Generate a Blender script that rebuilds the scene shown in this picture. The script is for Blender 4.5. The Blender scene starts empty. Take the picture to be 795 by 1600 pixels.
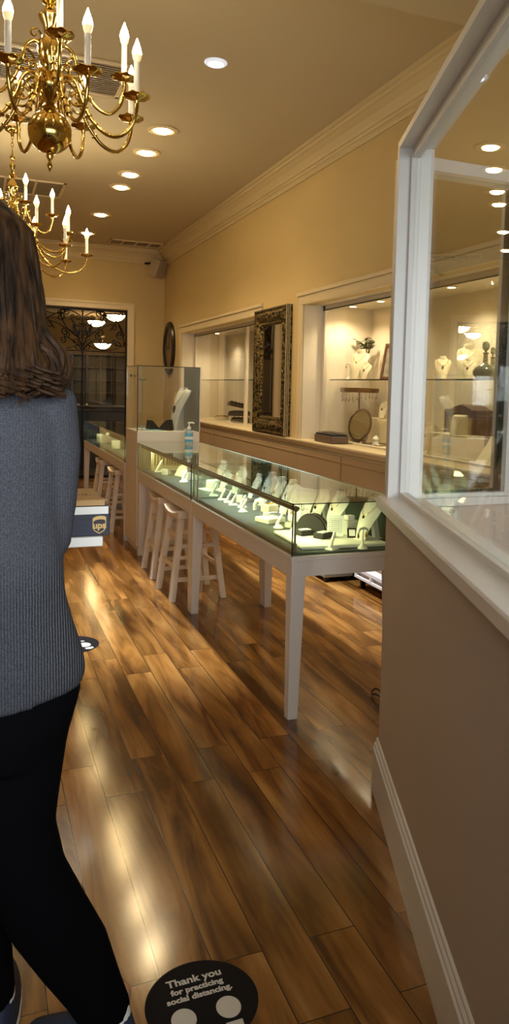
import bpy, bmesh, math, random
from mathutils import Vector, Matrix
random.seed(7)
PI = math.pi
S = bpy.context.scene
COL = S.collection

# ------------------------------------------------------------ helpers
def V(*a): return Vector(a)
class BM:
    def __init__(s): s.b = bmesh.new()
    def box(s, x0, x1, y0, y1, z0, z1, M=None):
        vs = [s.b.verts.new((x, y, z)) for x in (x0, x1) for y in (y0, y1) for z in (z0, z1)]
        for f in ((0,1,3,2),(4,6,7,5),(0,4,5,1),(2,3,7,6),(0,2,6,4),(1,5,7,3)):
            s.b.faces.new([vs[i] for i in f])
        if M is not None:
            for v in vs: v.co = M @ v.co
        return s
    def taper(s, c0, h0, c1, h1, M=None):
        """box between two rectangles: c = (x,y,z) centre, h = (hx,hy)"""
        vs = []
        for c, h in ((c0, h0), (c1, h1)):
            for sx, sy in ((-1,-1),(1,-1),(1,1),(-1,1)):
                vs.append(s.b.verts.new((c[0]+sx*h[0], c[1]+sy*h[1], c[2])))
        s.b.faces.new(vs[3::-1]); s.b.faces.new(vs[4:])
        for i in range(4):
            j = (i+1) % 4
            s.b.faces.new((vs[i], vs[j], vs[4+j], vs[4+i]))
        if M is not None:
            for v in vs: v.co = M @ v.co
        return s
    def tube(s, pts, r, n=10, flat=1.0, closed=False, caps=True):
        pts = [Vector(p) for p in pts]; N = len(pts)
        rr = r if isinstance(r, (list, tuple)) else [r]*N
        rings = []; up = None
        for i, p in enumerate(pts):
            if closed: t = pts[(i+1) % N]-pts[i-1]
            else: t = pts[min(i+1, N-1)]-pts[max(i-1, 0)]
            if t.length < 1e-9: t = V(0,0,1)
            t.normalize()
            if up is None:
                up = V(0,0,1) if abs(t.z) < .9 else V(1,0,0)
            a = t.cross(up)
            if a.length < 1e-6: a = t.cross(V(0.3,1,0.2))
            a.normalize(); b = a.cross(t); b.normalize(); up = b
            rings.append([s.b.verts.new(p + a*math.cos(2*PI*k/n)*rr[i] + b*math.sin(2*PI*k/n)*rr[i]*flat) for k in range(n)])
        for i in range(N if closed else N-1):
            A, B = rings[i], rings[(i+1) % N]
            for k in range(n):
                s.b.faces.new((A[k], A[(k+1) % n], B[(k+1) % n], B[k]))
        if caps and not closed:
            s.b.faces.new(rings[0][::-1]); s.b.faces.new(rings[-1])
        return s
    def lathe(s, prof, n=24, c=(0,0,0), M=None, sx=1, sy=1):
        rings = []; new = []
        for r, z in prof:
            if r < 1e-5:
                v = s.b.verts.new((c[0], c[1], c[2]+z)); rings.append([v]); new.append(v)
            else:
                R = [s.b.verts.new((c[0]+r*sx*math.cos(2*PI*k/n), c[1]+r*sy*math.sin(2*PI*k/n), c[2]+z)) for k in range(n)]
                rings.append(R); new += R
        for A, B in zip(rings, rings[1:]):
            for k in range(n):
                j = (k+1) % n
                if len(A) == 1 and len(B) == 1: continue
                if len(A) == 1: s.b.faces.new((A[0], B[j], B[k]))
                elif len(B) == 1: s.b.faces.new((A[k], A[j], B[0]))
                else: s.b.faces.new((A[k], A[j], B[j], B[k]))
        if M is not None:
            for v in new: v.co = M @ v.co
        return s
    def prism(s, poly, f, t0, t1):
        """poly of (a,b); f(a,b,t)->3-D"""
        A = [s.b.verts.new(f(a, b, t0)) for a, b in poly]; B = [s.b.verts.new(f(a, b, t1)) for a, b in poly]
        s.b.faces.new(A); s.b.faces.new(B[::-1])
        n = len(poly)
        for i in range(n): s.b.faces.new((A[i], B[i], B[(i+1) % n], A[(i+1) % n]))
        return s
    def loft(s, rings, n=28, caps=True):
        """rings: (cx,cy,cz,rx,ry,tiltx,tilty)"""
        R = []
        for q in rings:
            cx, cy, cz, rx, ry = q[:5]; tx, ty = (q[5], q[6]) if len(q) > 6 else (0, 0)
            R.append([s.b.verts.new((cx+rx*math.cos(2*PI*k/n), cy+ry*math.sin(2*PI*k/n), cz+tx*rx*math.cos(2*PI*k/n)+ty*ry*math.sin(2*PI*k/n))) for k in range(n)])
        for A, B in zip(R, R[1:]):
            for k in range(n): s.b.faces.new((A[k], A[(k+1) % n], B[(k+1) % n], B[k]))
        if caps: s.b.faces.new(R[0][::-1]); s.b.faces.new(R[-1])
        return s

def finish(name, bm, mat, parent=None, smooth=False, bevel=0, kind=None, mods=None, loc=None, rot=None, recalc=True):
    b = bm.b if isinstance(bm, BM) else bm
    if recalc: bmesh.ops.recalc_face_normals(b, faces=b.faces)
    me = bpy.data.meshes.new(name); b.to_mesh(me); b.free()
    o = bpy.data.objects.new(name, me); COL.objects.link(o)
    if mat is not None:
        for m in (mat if isinstance(mat, (list, tuple)) else [mat]): me.materials.append(m)
    if smooth:
        for p in me.polygons: p.use_smooth = True
        try: me.set_sharp_from_angle(angle=math.radians(40))
        except Exception: pass
    if bevel:
        m = o.modifiers.new('bevel', 'BEVEL'); m.width = bevel; m.segments = 2; m.limit_method = 'ANGLE'; m.angle_limit = math.radians(40)
    if parent is not None: o.parent = parent
    if loc is not None: o.location = loc
    if rot is not None: o.rotation_euler = rot
    if kind: o['kind'] = kind
    return o
def thing(name, label, cat, loc=(0,0,0), rz=0, group=None):
    o = bpy.data.objects.new(name, None); COL.objects.link(o); o.empty_display_size = .05
    o.location = loc; o.rotation_euler = (0, 0, rz); o['label'] = label; o['category'] = cat
    if group: o['group'] = group
    return o
def tag(o, label, cat, group=None):
    o['label'] = label; o['category'] = cat
    if group: o['group'] = group
    return o
def struct(name, bm, mat, parent=None, **k):
    return finish(name, bm, mat, parent, kind=None if parent is not None else 'structure', **k)
def copy_tree(o, parent=None):
    c = o.copy(); COL.objects.link(c)
    if parent is not None: c.parent = parent
    for ch in list(o.children): copy_tree(ch, c)
    return c
def place(proto, first, label, loc, rz=0, group=None, scale=None, cat=None):
    o = proto if first else copy_tree(proto)
    o.location = loc; o.rotation_euler = (0, 0, rz); o['label'] = label
    if cat: o['category'] = cat
    if scale: o.scale = (scale,)*3 if not isinstance(scale, tuple) else scale
    if group: o['group'] = group
    return o
class Kind:
    """first placement moves the original, later ones copy it"""
    def __init__(s, fn): s.fn = fn; s.proto = None
    def __call__(s, label, loc, rz=0, group=None, scale=None):
        if s.proto is None:
            s.proto = s.fn(); return place(s.proto, True, label, loc, rz, group, scale)
        o = place(s.proto, False, label, loc, rz, group, scale or 1.0)
        if not group and 'group' in o: del o['group']
        return o

# ------------------------------------------------------------ materials
def lin(c): return tuple((x/12.92 if x <= .04045 else ((x+.055)/1.055)**2.4) for x in c)
def rgb(r, g, b): return lin((r/255, g/255, b/255))+(1,)
def mat(name, col, rough=.5, metal=0, spec=.5, emit=None, es=0, bump=0, bscale=50, coat=0, var=0, trans=0, vscale=6):
    m = bpy.data.materials.new(name); m.use_nodes = True; nt = m.node_tree; N = nt.nodes; L = nt.links
    p = N['Principled BSDF']; p.inputs['Base Color'].default_value = col; p.inputs['Roughness'].default_value = rough
    p.inputs['Metallic'].default_value = metal; p.inputs['Specular IOR Level'].default_value = spec
    if coat: p.inputs['Coat Weight'].default_value = coat; p.inputs['Coat Roughness'].default_value = .08
    if trans: p.inputs['Transmission Weight'].default_value = trans
    if emit: p.inputs['Emission Color'].default_value = emit; p.inputs['Emission Strength'].default_value = es
    tc = N.new('ShaderNodeTexCoord')
    if bump:
        n = N.new('ShaderNodeTexNoise'); n.inputs['Scale'].default_value = bscale; n.inputs['Detail'].default_value = 4
        L.new(tc.outputs['Object'], n.inputs['Vector'])
        b = N.new('ShaderNodeBump'); b.inputs['Strength'].default_value = bump; b.inputs['Distance'].default_value = .01
        L.new(n.outputs['Fac'], b.inputs['Height']); L.new(b.outputs['Normal'], p.inputs['Normal'])
    if var:
        n = N.new('ShaderNodeTexNoise'); n.inputs['Scale'].default_value = vscale; n.inputs['Detail'].default_value = 5
        L.new(tc.outputs['Object'], n.inputs['Vector'])
        r = N.new('ShaderNodeValToRGB')
        r.color_ramp.elements[0].position = .3; r.color_ramp.elements[1].position = .7
        r.color_ramp.elements[0].color = tuple(max(0, c*(1-var)) for c in col[:3])+(1,)
        r.color_ramp.elements[1].color = tuple(min(1, c*(1+var)) for c in col[:3])+(1,)
        L.new(n.outputs['Fac'], r.inputs['Fac']); L.new(r.outputs['Color'], p.inputs['Base Color'])
    return m
def emission(name, col, s, sample=True):
    m = bpy.data.materials.new(name); m.use_nodes = True; nt = m.node_tree
    nt.nodes.remove(nt.nodes['Principled BSDF'])
    e = nt.nodes.new('ShaderNodeEmission'); e.inputs['Color'].default_value = col; e.inputs['Strength'].default_value = s
    nt.links.new(e.outputs[0], nt.nodes['Material Output'].inputs['Surface'])
    if not sample: m.cycles.emission_sampling = 'NONE'
    return m
def pane(name, tint, ior=1.5, rough=0.0, gl=1.0):
    """thin window glass: clear transmission tinted by the pane plus Fresnel reflection"""
    m = bpy.data.materials.new(name); m.use_nodes = True; nt = m.node_tree; N = nt.nodes; L = nt.links
    N.remove(N['Principled BSDF'])
    t = N.new('ShaderNodeBsdfTransparent'); t.inputs['Color'].default_value = tint
    g = N.new('ShaderNodeBsdfGlossy'); g.inputs['Roughness'].default_value = rough; g.inputs['Color'].default_value = (gl, gl, gl, 1)
    geo = N.new('ShaderNodeNewGeometry'); mr = N.new('ShaderNodeMapRange')
    mr.inputs['To Min'].default_value = ior; mr.inputs['To Max'].default_value = 1/ior
    L.new(geo.outputs['Backfacing'], mr.inputs['Value'])
    f = N.new('ShaderNodeFresnel'); L.new(mr.outputs[0], f.inputs['IOR'])
    x = N.new('ShaderNodeMixShader'); L.new(f.outputs[0], x.inputs[0]); L.new(t.outputs[0], x.inputs[1]); L.new(g.outputs[0], x.inputs[2])
    L.new(x.outputs[0], N['Material Output'].inputs['Surface'])
    return m

M = {}
M['wall'] = mat('wall_paint_gold', rgb(200,174,118), .75, bump=.04, bscale=180)
M['ceil'] = mat('ceiling_paint', rgb(200,182,144), .8, bump=.03, bscale=120)
M['trim'] = mat('cream_trim_paint', rgb(214,194,152), .45)
M['crown'] = mat('crown_paint', rgb(206,184,136), .5)
M['cream'] = mat('niche_cream_paint', rgb(226,212,186), .5)
M['white'] = mat('white_gloss_paint', rgb(226,224,220), .35, bump=.05, bscale=60)
M['greige'] = mat('partition_paint', rgb(194,180,166), .7, bump=.05, bscale=220)
M['tablewhite'] = mat('table_white_paint', rgb(222,212,198), .4)
M['stool'] = mat('stool_wood_paint', rgb(222,204,178), .4, var=.1)
M['cab'] = mat('cabinet_door_paint', rgb(168,142,108), .35)
M['brass'] = mat('polished_brass', rgb(200,168,92), .13, 1)
M['candle'] = mat('candle_sleeve_white', rgb(238,230,212), .5)
M['flame'] = emission('bulb_glow', (1,.86,.60,1), 100, True)
M['flame_base'] = mat('bulb_frosted_base', rgb(240,224,190), .3, emit=rgb(255,210,140), es=.6)
M['dl'] = emission('downlight_glow', rgb(255,218,150), 85, False)
M['dlcool'] = emission('cool_bulb_glow', (.86,.9,1,1), 9, False)
M['dlring'] = mat('downlight_trim', rgb(236,214,170), .35)
M['grille'] = mat('vent_metal', rgb(160,140,104), .5)
M['dark'] = mat('dark_void', rgb(30,24,18), .9)
M['black'] = mat('black_plastic', rgb(18,17,17), .35)
M['iron'] = mat('wrought_iron', rgb(22,18,16), .4, .6)
M['bronze'] = mat('bronze_tube', rgb(122,104,84), .3, .9)
M['steel'] = mat('brushed_steel', rgb(170,168,160), .3, 1)
M['glass'] = pane('case_glass', (.95,.98,.94,1))
M['topglass'] = pane('case_top_glass', (.94,.98,.95,1), 1.6)
M['win'] = pane('partition_glass', (.965,.975,.95,1), 1.42)
M['clear'] = pane('clear_glass', (.96,.97,.96,1))
M['seam'] = mat('glass_edge_dark', rgb(20,34,26), .2)
M['edgelite'] = mat('glass_edge_light', rgb(170,196,176), .2)
M['deck'] = mat('green_grey_deck_cloth', rgb(62,70,66), .8, bump=.2, bscale=400)
M['drape'] = mat('dark_green_cloth', rgb(38,62,40), .8, var=.35, vscale=9)
M['leather'] = mat('white_leatherette', rgb(236,232,216), .5)
M['linen'] = mat('cream_leatherette', rgb(232,216,178), .5)
M['velvet'] = mat('black_velvet', rgb(26,22,20), .8)
M['greyb'] = mat('grey_bust_leatherette', rgb(190,190,184), .5)
M['gold'] = mat('gold_jewelry', rgb(220,170,80), .2, 1)
M['silver'] = mat('silver_jewelry', rgb(200,200,205), .2, 1)
M['gem'] = mat('dark_gem', rgb(60,30,24), .1)
M['mirror'] = mat('mirror_silver', rgb(235,232,225), .02, 1)
M['paper'] = mat('white_paper', rgb(236,234,226), .7)
M['ink'] = mat('black_ink', rgb(24,22,22), .7)
M['walnut'] = mat('dark_walnut', rgb(92,58,34), .35, var=.3, vscale=14)
M['pewter'] = mat('grey_glass', rgb(150,152,130), .1, .1, trans=.7)
M['leaf'] = mat('plant_leaf', rgb(58,72,34), .5)
M['stem'] = mat('plant_stem', rgb(70,64,36), .6)
M['oldgold'] = None

def ornate_gold():
    m = bpy.data.materials.new('aged_gold_carving'); m.use_nodes = True; nt = m.node_tree; N = nt.nodes; L = nt.links
    p = N['Principled BSDF']; p.inputs['Metallic'].default_value = .75; p.inputs['Roughness'].default_value = .42
    tc = N.new('ShaderNodeTexCoord'); v = N.new('ShaderNodeTexVoronoi'); v.feature = 'SMOOTH_F1'; v.inputs['Scale'].default_value = 42
    n = N.new('ShaderNodeTexNoise'); n.inputs['Scale'].default_value = 20; n.inputs['Distortion'].default_value = 2
    L.new(tc.outputs['Object'], v.inputs['Vector']); L.new(tc.outputs['Object'], n.inputs['Vector'])
    a = N.new('ShaderNodeMath'); a.operation = 'MULTIPLY'; L.new(v.outputs['Distance'], a.inputs[0]); L.new(n.outputs['Fac'], a.inputs[1])
    r = N.new('ShaderNodeValToRGB'); r.color_ramp.elements[0].position = .08; r.color_ramp.elements[0].color = rgb(150,126,74)
    r.color_ramp.elements[1].position = .3; r.color_ramp.elements[1].color = rgb(34,26,16)
    L.new(a.outputs[0], r.inputs['Fac']); L.new(r.outputs['Color'], p.inputs['Base Color'])
    b = N.new('ShaderNodeBump'); b.inputs['Strength'].default_value = .9; b.inputs['Distance'].default_value = .01; b.invert = True
    L.new(a.outputs[0], b.inputs['Height']); L.new(b.outputs['Normal'], p.inputs['Normal'])
    return m
M['oldgold'] = ornate_gold()

def floor_mat():
    m = bpy.data.materials.new('laminate_planks'); m.use_nodes = True; nt = m.node_tree; N = nt.nodes; L = nt.links
    p = N['Principled BSDF']
    g = N.new('ShaderNodeNewGeometry'); sp = N.new('ShaderNodeSeparateXYZ'); L.new(g.outputs['Position'], sp.inputs[0])
    def math_(op, a, b=None, c=None):
        n = N.new('ShaderNodeMath'); n.operation = op
        for i, q in enumerate((a, b, c)):
            if q is None: continue
            if hasattr(q, 'links'): L.new(q, n.inputs[i])
            else: n.inputs[i].default_value = q
        return n.outputs[0]
    U = math_('ADD', sp.outputs['Y'], 5.05); W = math_('ADD', sp.outputs['X'], 3.215)   # rows at .397+.129k
    cx = N.new('ShaderNodeCombineXYZ'); L.new(U, cx.inputs[0]); L.new(W, cx.inputs[1])
    br = N.new('ShaderNodeTexBrick'); br.offset = .218; br.offset_frequency = 2; br.squash = 1
    br.inputs['Scale'].default_value = 1; br.inputs['Brick Width'].default_value = 1.135; br.inputs['Row Height'].default_value = .129
    br.inputs['Mortar Size'].default_value = .0016; br.inputs['Mortar Smooth'].default_value = .1
    br.inputs['Color1'].default_value = (0,0,0,1); br.inputs['Color2'].default_value = (1,1,1,1); br.inputs['Mortar'].default_value = (.5,.5,.5,1)
    L.new(cx.outputs[0], br.inputs['Vector'])
    rnd = br.outputs['Color']
    # stretched grain, shifted per plank
    off = N.new('ShaderNodeVectorMath'); off.operation = 'MULTIPLY_ADD'
    L.new(rnd, off.inputs[0]); off.inputs[1].default_value = (37, 23, 0); 
    c2 = N.new('ShaderNodeCombineXYZ'); L.new(math_('MULTIPLY', sp.outputs['Y'], 1.3), c2.inputs[0]); L.new(math_('MULTIPLY', sp.outputs['X'], 11), c2.inputs[1])
    L.new(c2.outputs[0], off.inputs[2])
    n1 = N.new('ShaderNodeTexNoise'); n1.inputs['Scale'].default_value = 1; n1.inputs['Detail'].default_value = 5; n1.inputs['Distortion'].default_value = .7; n1.inputs['Roughness'].default_value = .55
    L.new(off.outputs[0], n1.inputs['Vector'])
    r1 = N.new('ShaderNodeValToRGB'); e = r1.color_ramp.elements
    e[0].position = .3; e[0].color = rgb(78,44,14)
    e[1].position = .75; e[1].color = rgb(194,148,82)
    for pos, c in ((.4, rgb(118,76,32)), (.5, rgb(152,103,46)), (.6, rgb(170,121,60))):
        q = e.new(pos); q.color = c
    L.new(n1.outputs['Fac'], r1.inputs['Fac'])
    # slow tonal drift that crosses planks (smoky olive/brown)
    c3 = N.new('ShaderNodeCombineXYZ'); L.new(math_('MULTIPLY', sp.outputs['Y'], 1.3), c3.inputs[0]); L.new(math_('MULTIPLY', sp.outputs['X'], 5), c3.inputs[1])
    o3 = N.new('ShaderNodeVectorMath'); o3.operation = 'MULTIPLY_ADD'; L.new(rnd, o3.inputs[0]); o3.inputs[1].default_value = (11, 17, 0); L.new(c3.outputs[0], o3.inputs[2])
    n2 = N.new('ShaderNodeTexNoise'); n2.inputs['Scale'].default_value = 1; n2.inputs['Detail'].default_value = 2; L.new(o3.outputs[0], n2.inputs['Vector'])
    r2 = N.new('ShaderNodeValToRGB'); e2 = r2.color_ramp.elements; e2[0].position = .35; e2[0].color = rgb(140,122,92); e2[1].position = .6; e2[1].color = (1,1,1,1)
    L.new(n2.outputs['Fac'], r2.inputs['Fac'])
    mx = N.new('ShaderNodeMix'); mx.data_type = 'RGBA'; mx.blend_type = 'MULTIPLY'; mx.inputs['Factor'].default_value = .75
    L.new(r1.outputs['Color'], mx.inputs['A']); L.new(r2.outputs['Color'], mx.inputs['B'])
    # whole-plank tone
    tone = math_('MULTIPLY_ADD', N.new('ShaderNodeRGBToBW').outputs[0], .35, .78)
    bw = tone.node.inputs[0].links[0].from_node; L.new(rnd, bw.inputs[0])
    mt = N.new('ShaderNodeVectorMath'); mt.operation = 'SCALE'; L.new(mx.outputs['Result'], mt.inputs[0]); L.new(tone, mt.inputs['Scale'])
    # fine streaks
    c4 = N.new('ShaderNodeCombineXYZ'); L.new(math_('MULTIPLY', sp.outputs['Y'], 3), c4.inputs[0]); L.new(math_('MULTIPLY', sp.outputs['X'], 90), c4.inputs[1])
    n4 = N.new('ShaderNodeTexNoise'); n4.inputs['Scale'].default_value = 1; n4.inputs['Detail'].default_value = 3; L.new(c4.outputs[0], n4.inputs['Vector'])
    s4 = math_('MULTIPLY_ADD', n4.outputs['Fac'], .22, .89)
    mt2 = N.new('ShaderNodeVectorMath'); mt2.operation = 'SCALE'; L.new(mt.outputs[0], mt2.inputs[0]); L.new(s4, mt2.inputs['Scale'])
    mm = N.new('ShaderNodeMix'); mm.data_type = 'RGBA'; L.new(br.outputs['Fac'], mm.inputs['Factor']); L.new(mt2.outputs[0], mm.inputs['A']); mm.inputs['B'].default_value = rgb(40,24,12)
    L.new(mm.outputs['Result'], p.inputs['Base Color'])
    p.inputs['Roughness'].default_value = .3; p.inputs['Specular IOR Level'].default_value = .55
    rr = math_('MULTIPLY_ADD', n2.outputs['Fac'], .05, .115); L.new(rr, p.inputs['Roughness'])
    h = math_('SUBTRACT', math_('MULTIPLY', n2.outputs['Fac'], .2), br.outputs['Fac'])
    b = N.new('ShaderNodeBump'); b.inputs['Strength'].default_value = .06; b.inputs['Distance'].default_value = .0015
    L.new(h, b.inputs['Height']); L.new(b.outputs['Normal'], p.inputs['Normal'])
    return m
M['floor'] = floor_mat()

CZ = 3.42                                   # ceiling height
# ------------------------------------------------------------ room shell
struct('floor', BM().box(-2.3, 3.5, -.6, 12.05, -.1, 0), M['floor'])
struct('ceiling', BM().box(-2.3, 3.5, -.6, 12.05, CZ, CZ+.1), M['ceil'])
struct('trim_1', BM().box(-2.2, 2.6, -.5, 3.35, 3.2, CZ), M['ceil'])            # lowered soffit at the shop front
struct('wall_left', BM().box(-2.3, -2.2, -.6, 12.05, 0, CZ), M['wall'])
fw = BM()                                                                        # wall above and beside the shop front opening
fw.box(-2.2, 2.6, -.6, -.5, 2.55, CZ); fw.box(-2.2, -1.3, -.6, -.5, 0, 2.55); 
struct('wall_front', fw, M['wall'])
RX = 2.6
N1 = (7.5, 10.76); N2 = (3.4, 6.33); NT = 2.15; LZ = .96
rw = BM()
rw.box(RX, RX+.1, -.5, 2.62, 0, CZ)                                    # beside the shop window
rw.box(RX, RX+.1, 2.62, N2[0], LZ, CZ)
rw.box(RX, RX+.1, N2[0], N2[1], NT, CZ)
rw.box(RX, RX+.1, N2[1], N1[0], LZ, CZ)
rw.box(RX, RX+.1, N1[0], N1[1], NT, CZ)
rw.box(RX, RX+.1, N1[1], 12.05, LZ, CZ)
rw.box(RX, RX+.1, 11.0, 12.05, 0, LZ)
struct('wall_right', rw, M['wall'])
ND = 3.26
nb = BM()
for a, b in (N1, N2):
    nb.box(ND, ND+.04, a-.04, b+.04, .9, NT+.04)
    nb.box(RX+.1, ND, a-.04, a, .9, NT+.04); nb.box(RX+.1, ND, b, b+.04, .9, NT+.04)
    nb.box(RX+.1, ND, a, b, NT, NT+.04)
    nb.box(RX+.002, RX+.1, a-.002, a+.004, LZ, NT); nb.box(RX+.002, RX+.1, b-.004, b+.002, LZ, NT)
struct('wall_niche', nb, M['cream'])
# ledge running along under both niches
lg = BM().prism([(RX-.045,.985),(RX-.05,.975),(RX-.045,.962),(RX-.03,.955),(RX-.02,.935),(RX-.002,.925),(RX-.002,.95),(ND,.95),(ND,.985)], lambda a,b,t: (a,t,b), 2.63, 10.99)
struct('trim_2', lg, M['trim'], smooth=False)
# casings round the niches
def casing(y0, y1, name, left=True, right=True):
    c = BM(); w = .095
    c.box(RX-.016, RX, y0-w, y1+w, NT, NT+w); c.box(RX-.03, RX, y0-w-.012, y1+w+.012, NT+w-.02, NT+w+.012); c.box(RX-.024, RX, y0-.01, y1+.01, NT-.004, NT+.014)
    for a, b in (((y1, y1+w),) if right else ())+(((y0-w, y0),) if left else ()):
        c.box(RX-.016, RX, a, b, .985, NT)
    struct(name, c, M['trim'], bevel=.003)
casing(*N1, 'trim_3'); casing(*N2, 'trim_4')
# crown mouldings
cp = [(0,-.20),(-.012,-.20),(-.02,-.185),(-.02,-.165),(-.032,-.16),(-.036,-.145),(-.05,-.14),(-.056,-.12),(-.08,-.085),(-.115,-.055),(-.13,-.048),(-.134,-.03),(-.15,-.025),(-.152,-.005),(-.152,0),(0,0)]
struct('trim_5', BM().prism(cp, lambda a,b,t: (RX+a,t,CZ+b), -.5, 11.9), M['crown'])
struct('trim_6', BM().prism(cp, lambda a,b,t: (t,11.9+a,CZ+b), -2.2, 2.6), M['crown'])
struct('trim_7', BM().prism(cp, lambda a,b,t: (-2.2-a,t,CZ+b), -.5, 11.9), M['crown'])
# far wall and its doorway
DX0, DX1, DT = .77, 2.05, 2.52
f = BM(); f.box(-2.2, DX0, 11.9, 12.05, 0, CZ); f.box(DX1, 2.6, 11.9, 12.05, 0, CZ); f.box(DX0, DX1, 11.9, 12.05, DT, CZ)
struct('wall_far', f, M['wall'])
c = BM(); w = .085
c.box(DX1, DX1+w, 11.88, 11.9, 0, DT+w); c.box(DX0-w, DX0, 11.88, 11.9, 0, DT+w); c.box(DX0, DX1, 11.88, 11.9, DT, DT+w)
c.box(DX0-w-.01, DX1+w+.01, 11.87, 11.9, DT+w-.015, DT+w+.015); c.box(DX1+w-.012, DX1+w+.01, 11.87, 11.9, 0, DT+w)
struct('trim_8', c, M['trim'], bevel=.003)
struct('baseboard_left', BM().box(-2.2, -2.185, -.5, 11.9, 0, .13), M['trim'])
bb = BM(); bb.box(-2.2, DX0-w, 11.885, 11.9, 0, .13); bb.box(DX1+w, 2.6, 11.885, 11.9, 0, .13)
struct('baseboard_far', bb, M['trim'])

# ------------------------------------------------------------ the dark back room beyond the gate
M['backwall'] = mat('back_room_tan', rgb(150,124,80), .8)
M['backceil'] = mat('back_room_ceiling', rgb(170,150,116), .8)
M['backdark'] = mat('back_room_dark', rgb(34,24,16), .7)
br = BM(); br.box(-1.6, 4.4, 18.6, 18.7, 0, 2.85); br.box(-1.7, -1.6, 12.05, 18.7, 0, 2.85); br.box(4.4, 4.5, 12.05, 18.7, 0, 2.85)
struct('wall_back_room', br, M['backwall'])
struct('ceiling_back_room', BM().box(-1.7, 4.5, 12.05, 18.7, 2.85, 2.9), M['backceil'])
struct('floor_back_room', BM().box(-1.7, 4.5, 12.05, 18.7, -.1, -.001), M['backdark'])
t = thing('room_divider', 'dark gridded room divider in the dim room behind the iron gate', 'room divider', (0, 15.6, 0))
g = BM(); g.box(.2, 3.6, .04, .07, 0, 2.0); finish('panel', g, M['backdark'], t)
g = BM()
for i in range(13): x = .35+i*.26; g.box(x, x+.02, 0, .04, 0, 2.0)
for i in range(8): z = .25+i*.245; g.box(.2, 3.6, 0, .04, z, z+.02)
finish('grid', g, mat('divider_grid', rgb(70,52,32), .5), t)
t = thing('reception_desk', 'dark blue reception desk in the dim room behind the iron gate', 'desk', (0, 13.4, 0))
finish('desk_body', BM().box(1.5, 3.1, 0, .5, 0, 1.0), mat('desk_navy', rgb(34,38,46), .5), t, bevel=.01)
finish('desk_top', BM().box(1.46, 3.14, -.03, .53, 1.0, 1.04), M['velvet'], t, bevel=.006)
M['bowl'] = emission('pendant_bowl_glow', rgb(255,220,160), 34, True)
def bowl_lamp():
    t = thing('pendant_lamp', '', 'lamp')
    finish('rim', BM().lathe([(.215,0),(.23,.012),(.225,.03),(.2,.03),(.205,.0)], 28), M['bronze'], t, smooth=True)
    finish('glass_bowl', BM().lathe([(0,-.12),(.06,-.115),(.12,-.09),(.17,-.045),(.2,.0),(.2,.01),(0,.01)], 28), M['bowl'], t, smooth=True)
    finish('stem', BM().tube([(0,0,.01),(0,0,.2)], .012), M['bronze'], t)
    finish('canopy', BM().lathe([(0,.17),(.05,.172),(.06,.2),(0,.2)], 20), M['bronze'], t)
    return t
BL = Kind(bowl_lamp)
for (x, y, s, l) in ((2.14,13.6,.8,'lit glass bowl lamp behind the gate, nearest and topmost of the three'),
                  (2.02,15.0,.8,'bluish lit bowl lamp behind the gate, left of the topmost one'),
                  (2.40,16.9,.85,'farthest and lowest of the three lit bowl lamps behind the gate')):
    o = BL(l, (x, y, {13.6:2.575, 15.0:2.565, 16.9:2.25}[y]), 0, 'bowl lamps in the back room', s)
    finish('drop_rod', BM().tube([(0,0,.2),(0,0,(2.85-o.location.z)/s)], .008, 8), M['bronze'], o)

# ------------------------------------------------------------ iron gate in the doorway
def spiral(cx, cz, r0, a0, turns, sgn=1, y=0, n=26):
    return [(cx+math.cos(a0+sgn*2*PI*turns*i/n)*r0*(1-.85*i/n), y, cz+math.sin(a0+sgn*2*PI*turns*i/n)*r0*(1-.85*i/n)) for i in range(n+1)]
def cscroll(p, q, r, side, y=0):
    """bar from p to q ending in a spiral on each end"""
    (x0, z0), (x1, z1) = p, q; d = Vector((x1-x0, 0, z1-z0)); L = d.length; d.normalize(); nrm = Vector((-d.z, 0, d.x))*side
    pts = []
    a = math.atan2(-nrm.z, -nrm.x)
    c1 = Vector((x1, y, z1)) + nrm*r
    sp1 = spiral(c1.x, c1.z, r, a, 1.3, 1 if side > 0 else -1, y)
    c0 = Vector((x0, y, z0)) + nrm*r
    sp0 = spiral(c0.x, c0.z, r, a, 1.3, -1 if side > 0 else 1, y)
    mid = [(x0+(x1-x0)*t+(-nrm.x)*math.sin(PI*t)*L*.12, y, z0+(z1-z0)*t+(-nrm.z)*math.sin(PI*t)*L*.12) for t in (.2,.4,.6,.8)]
    return sp0[::-1]+mid+sp1
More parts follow.
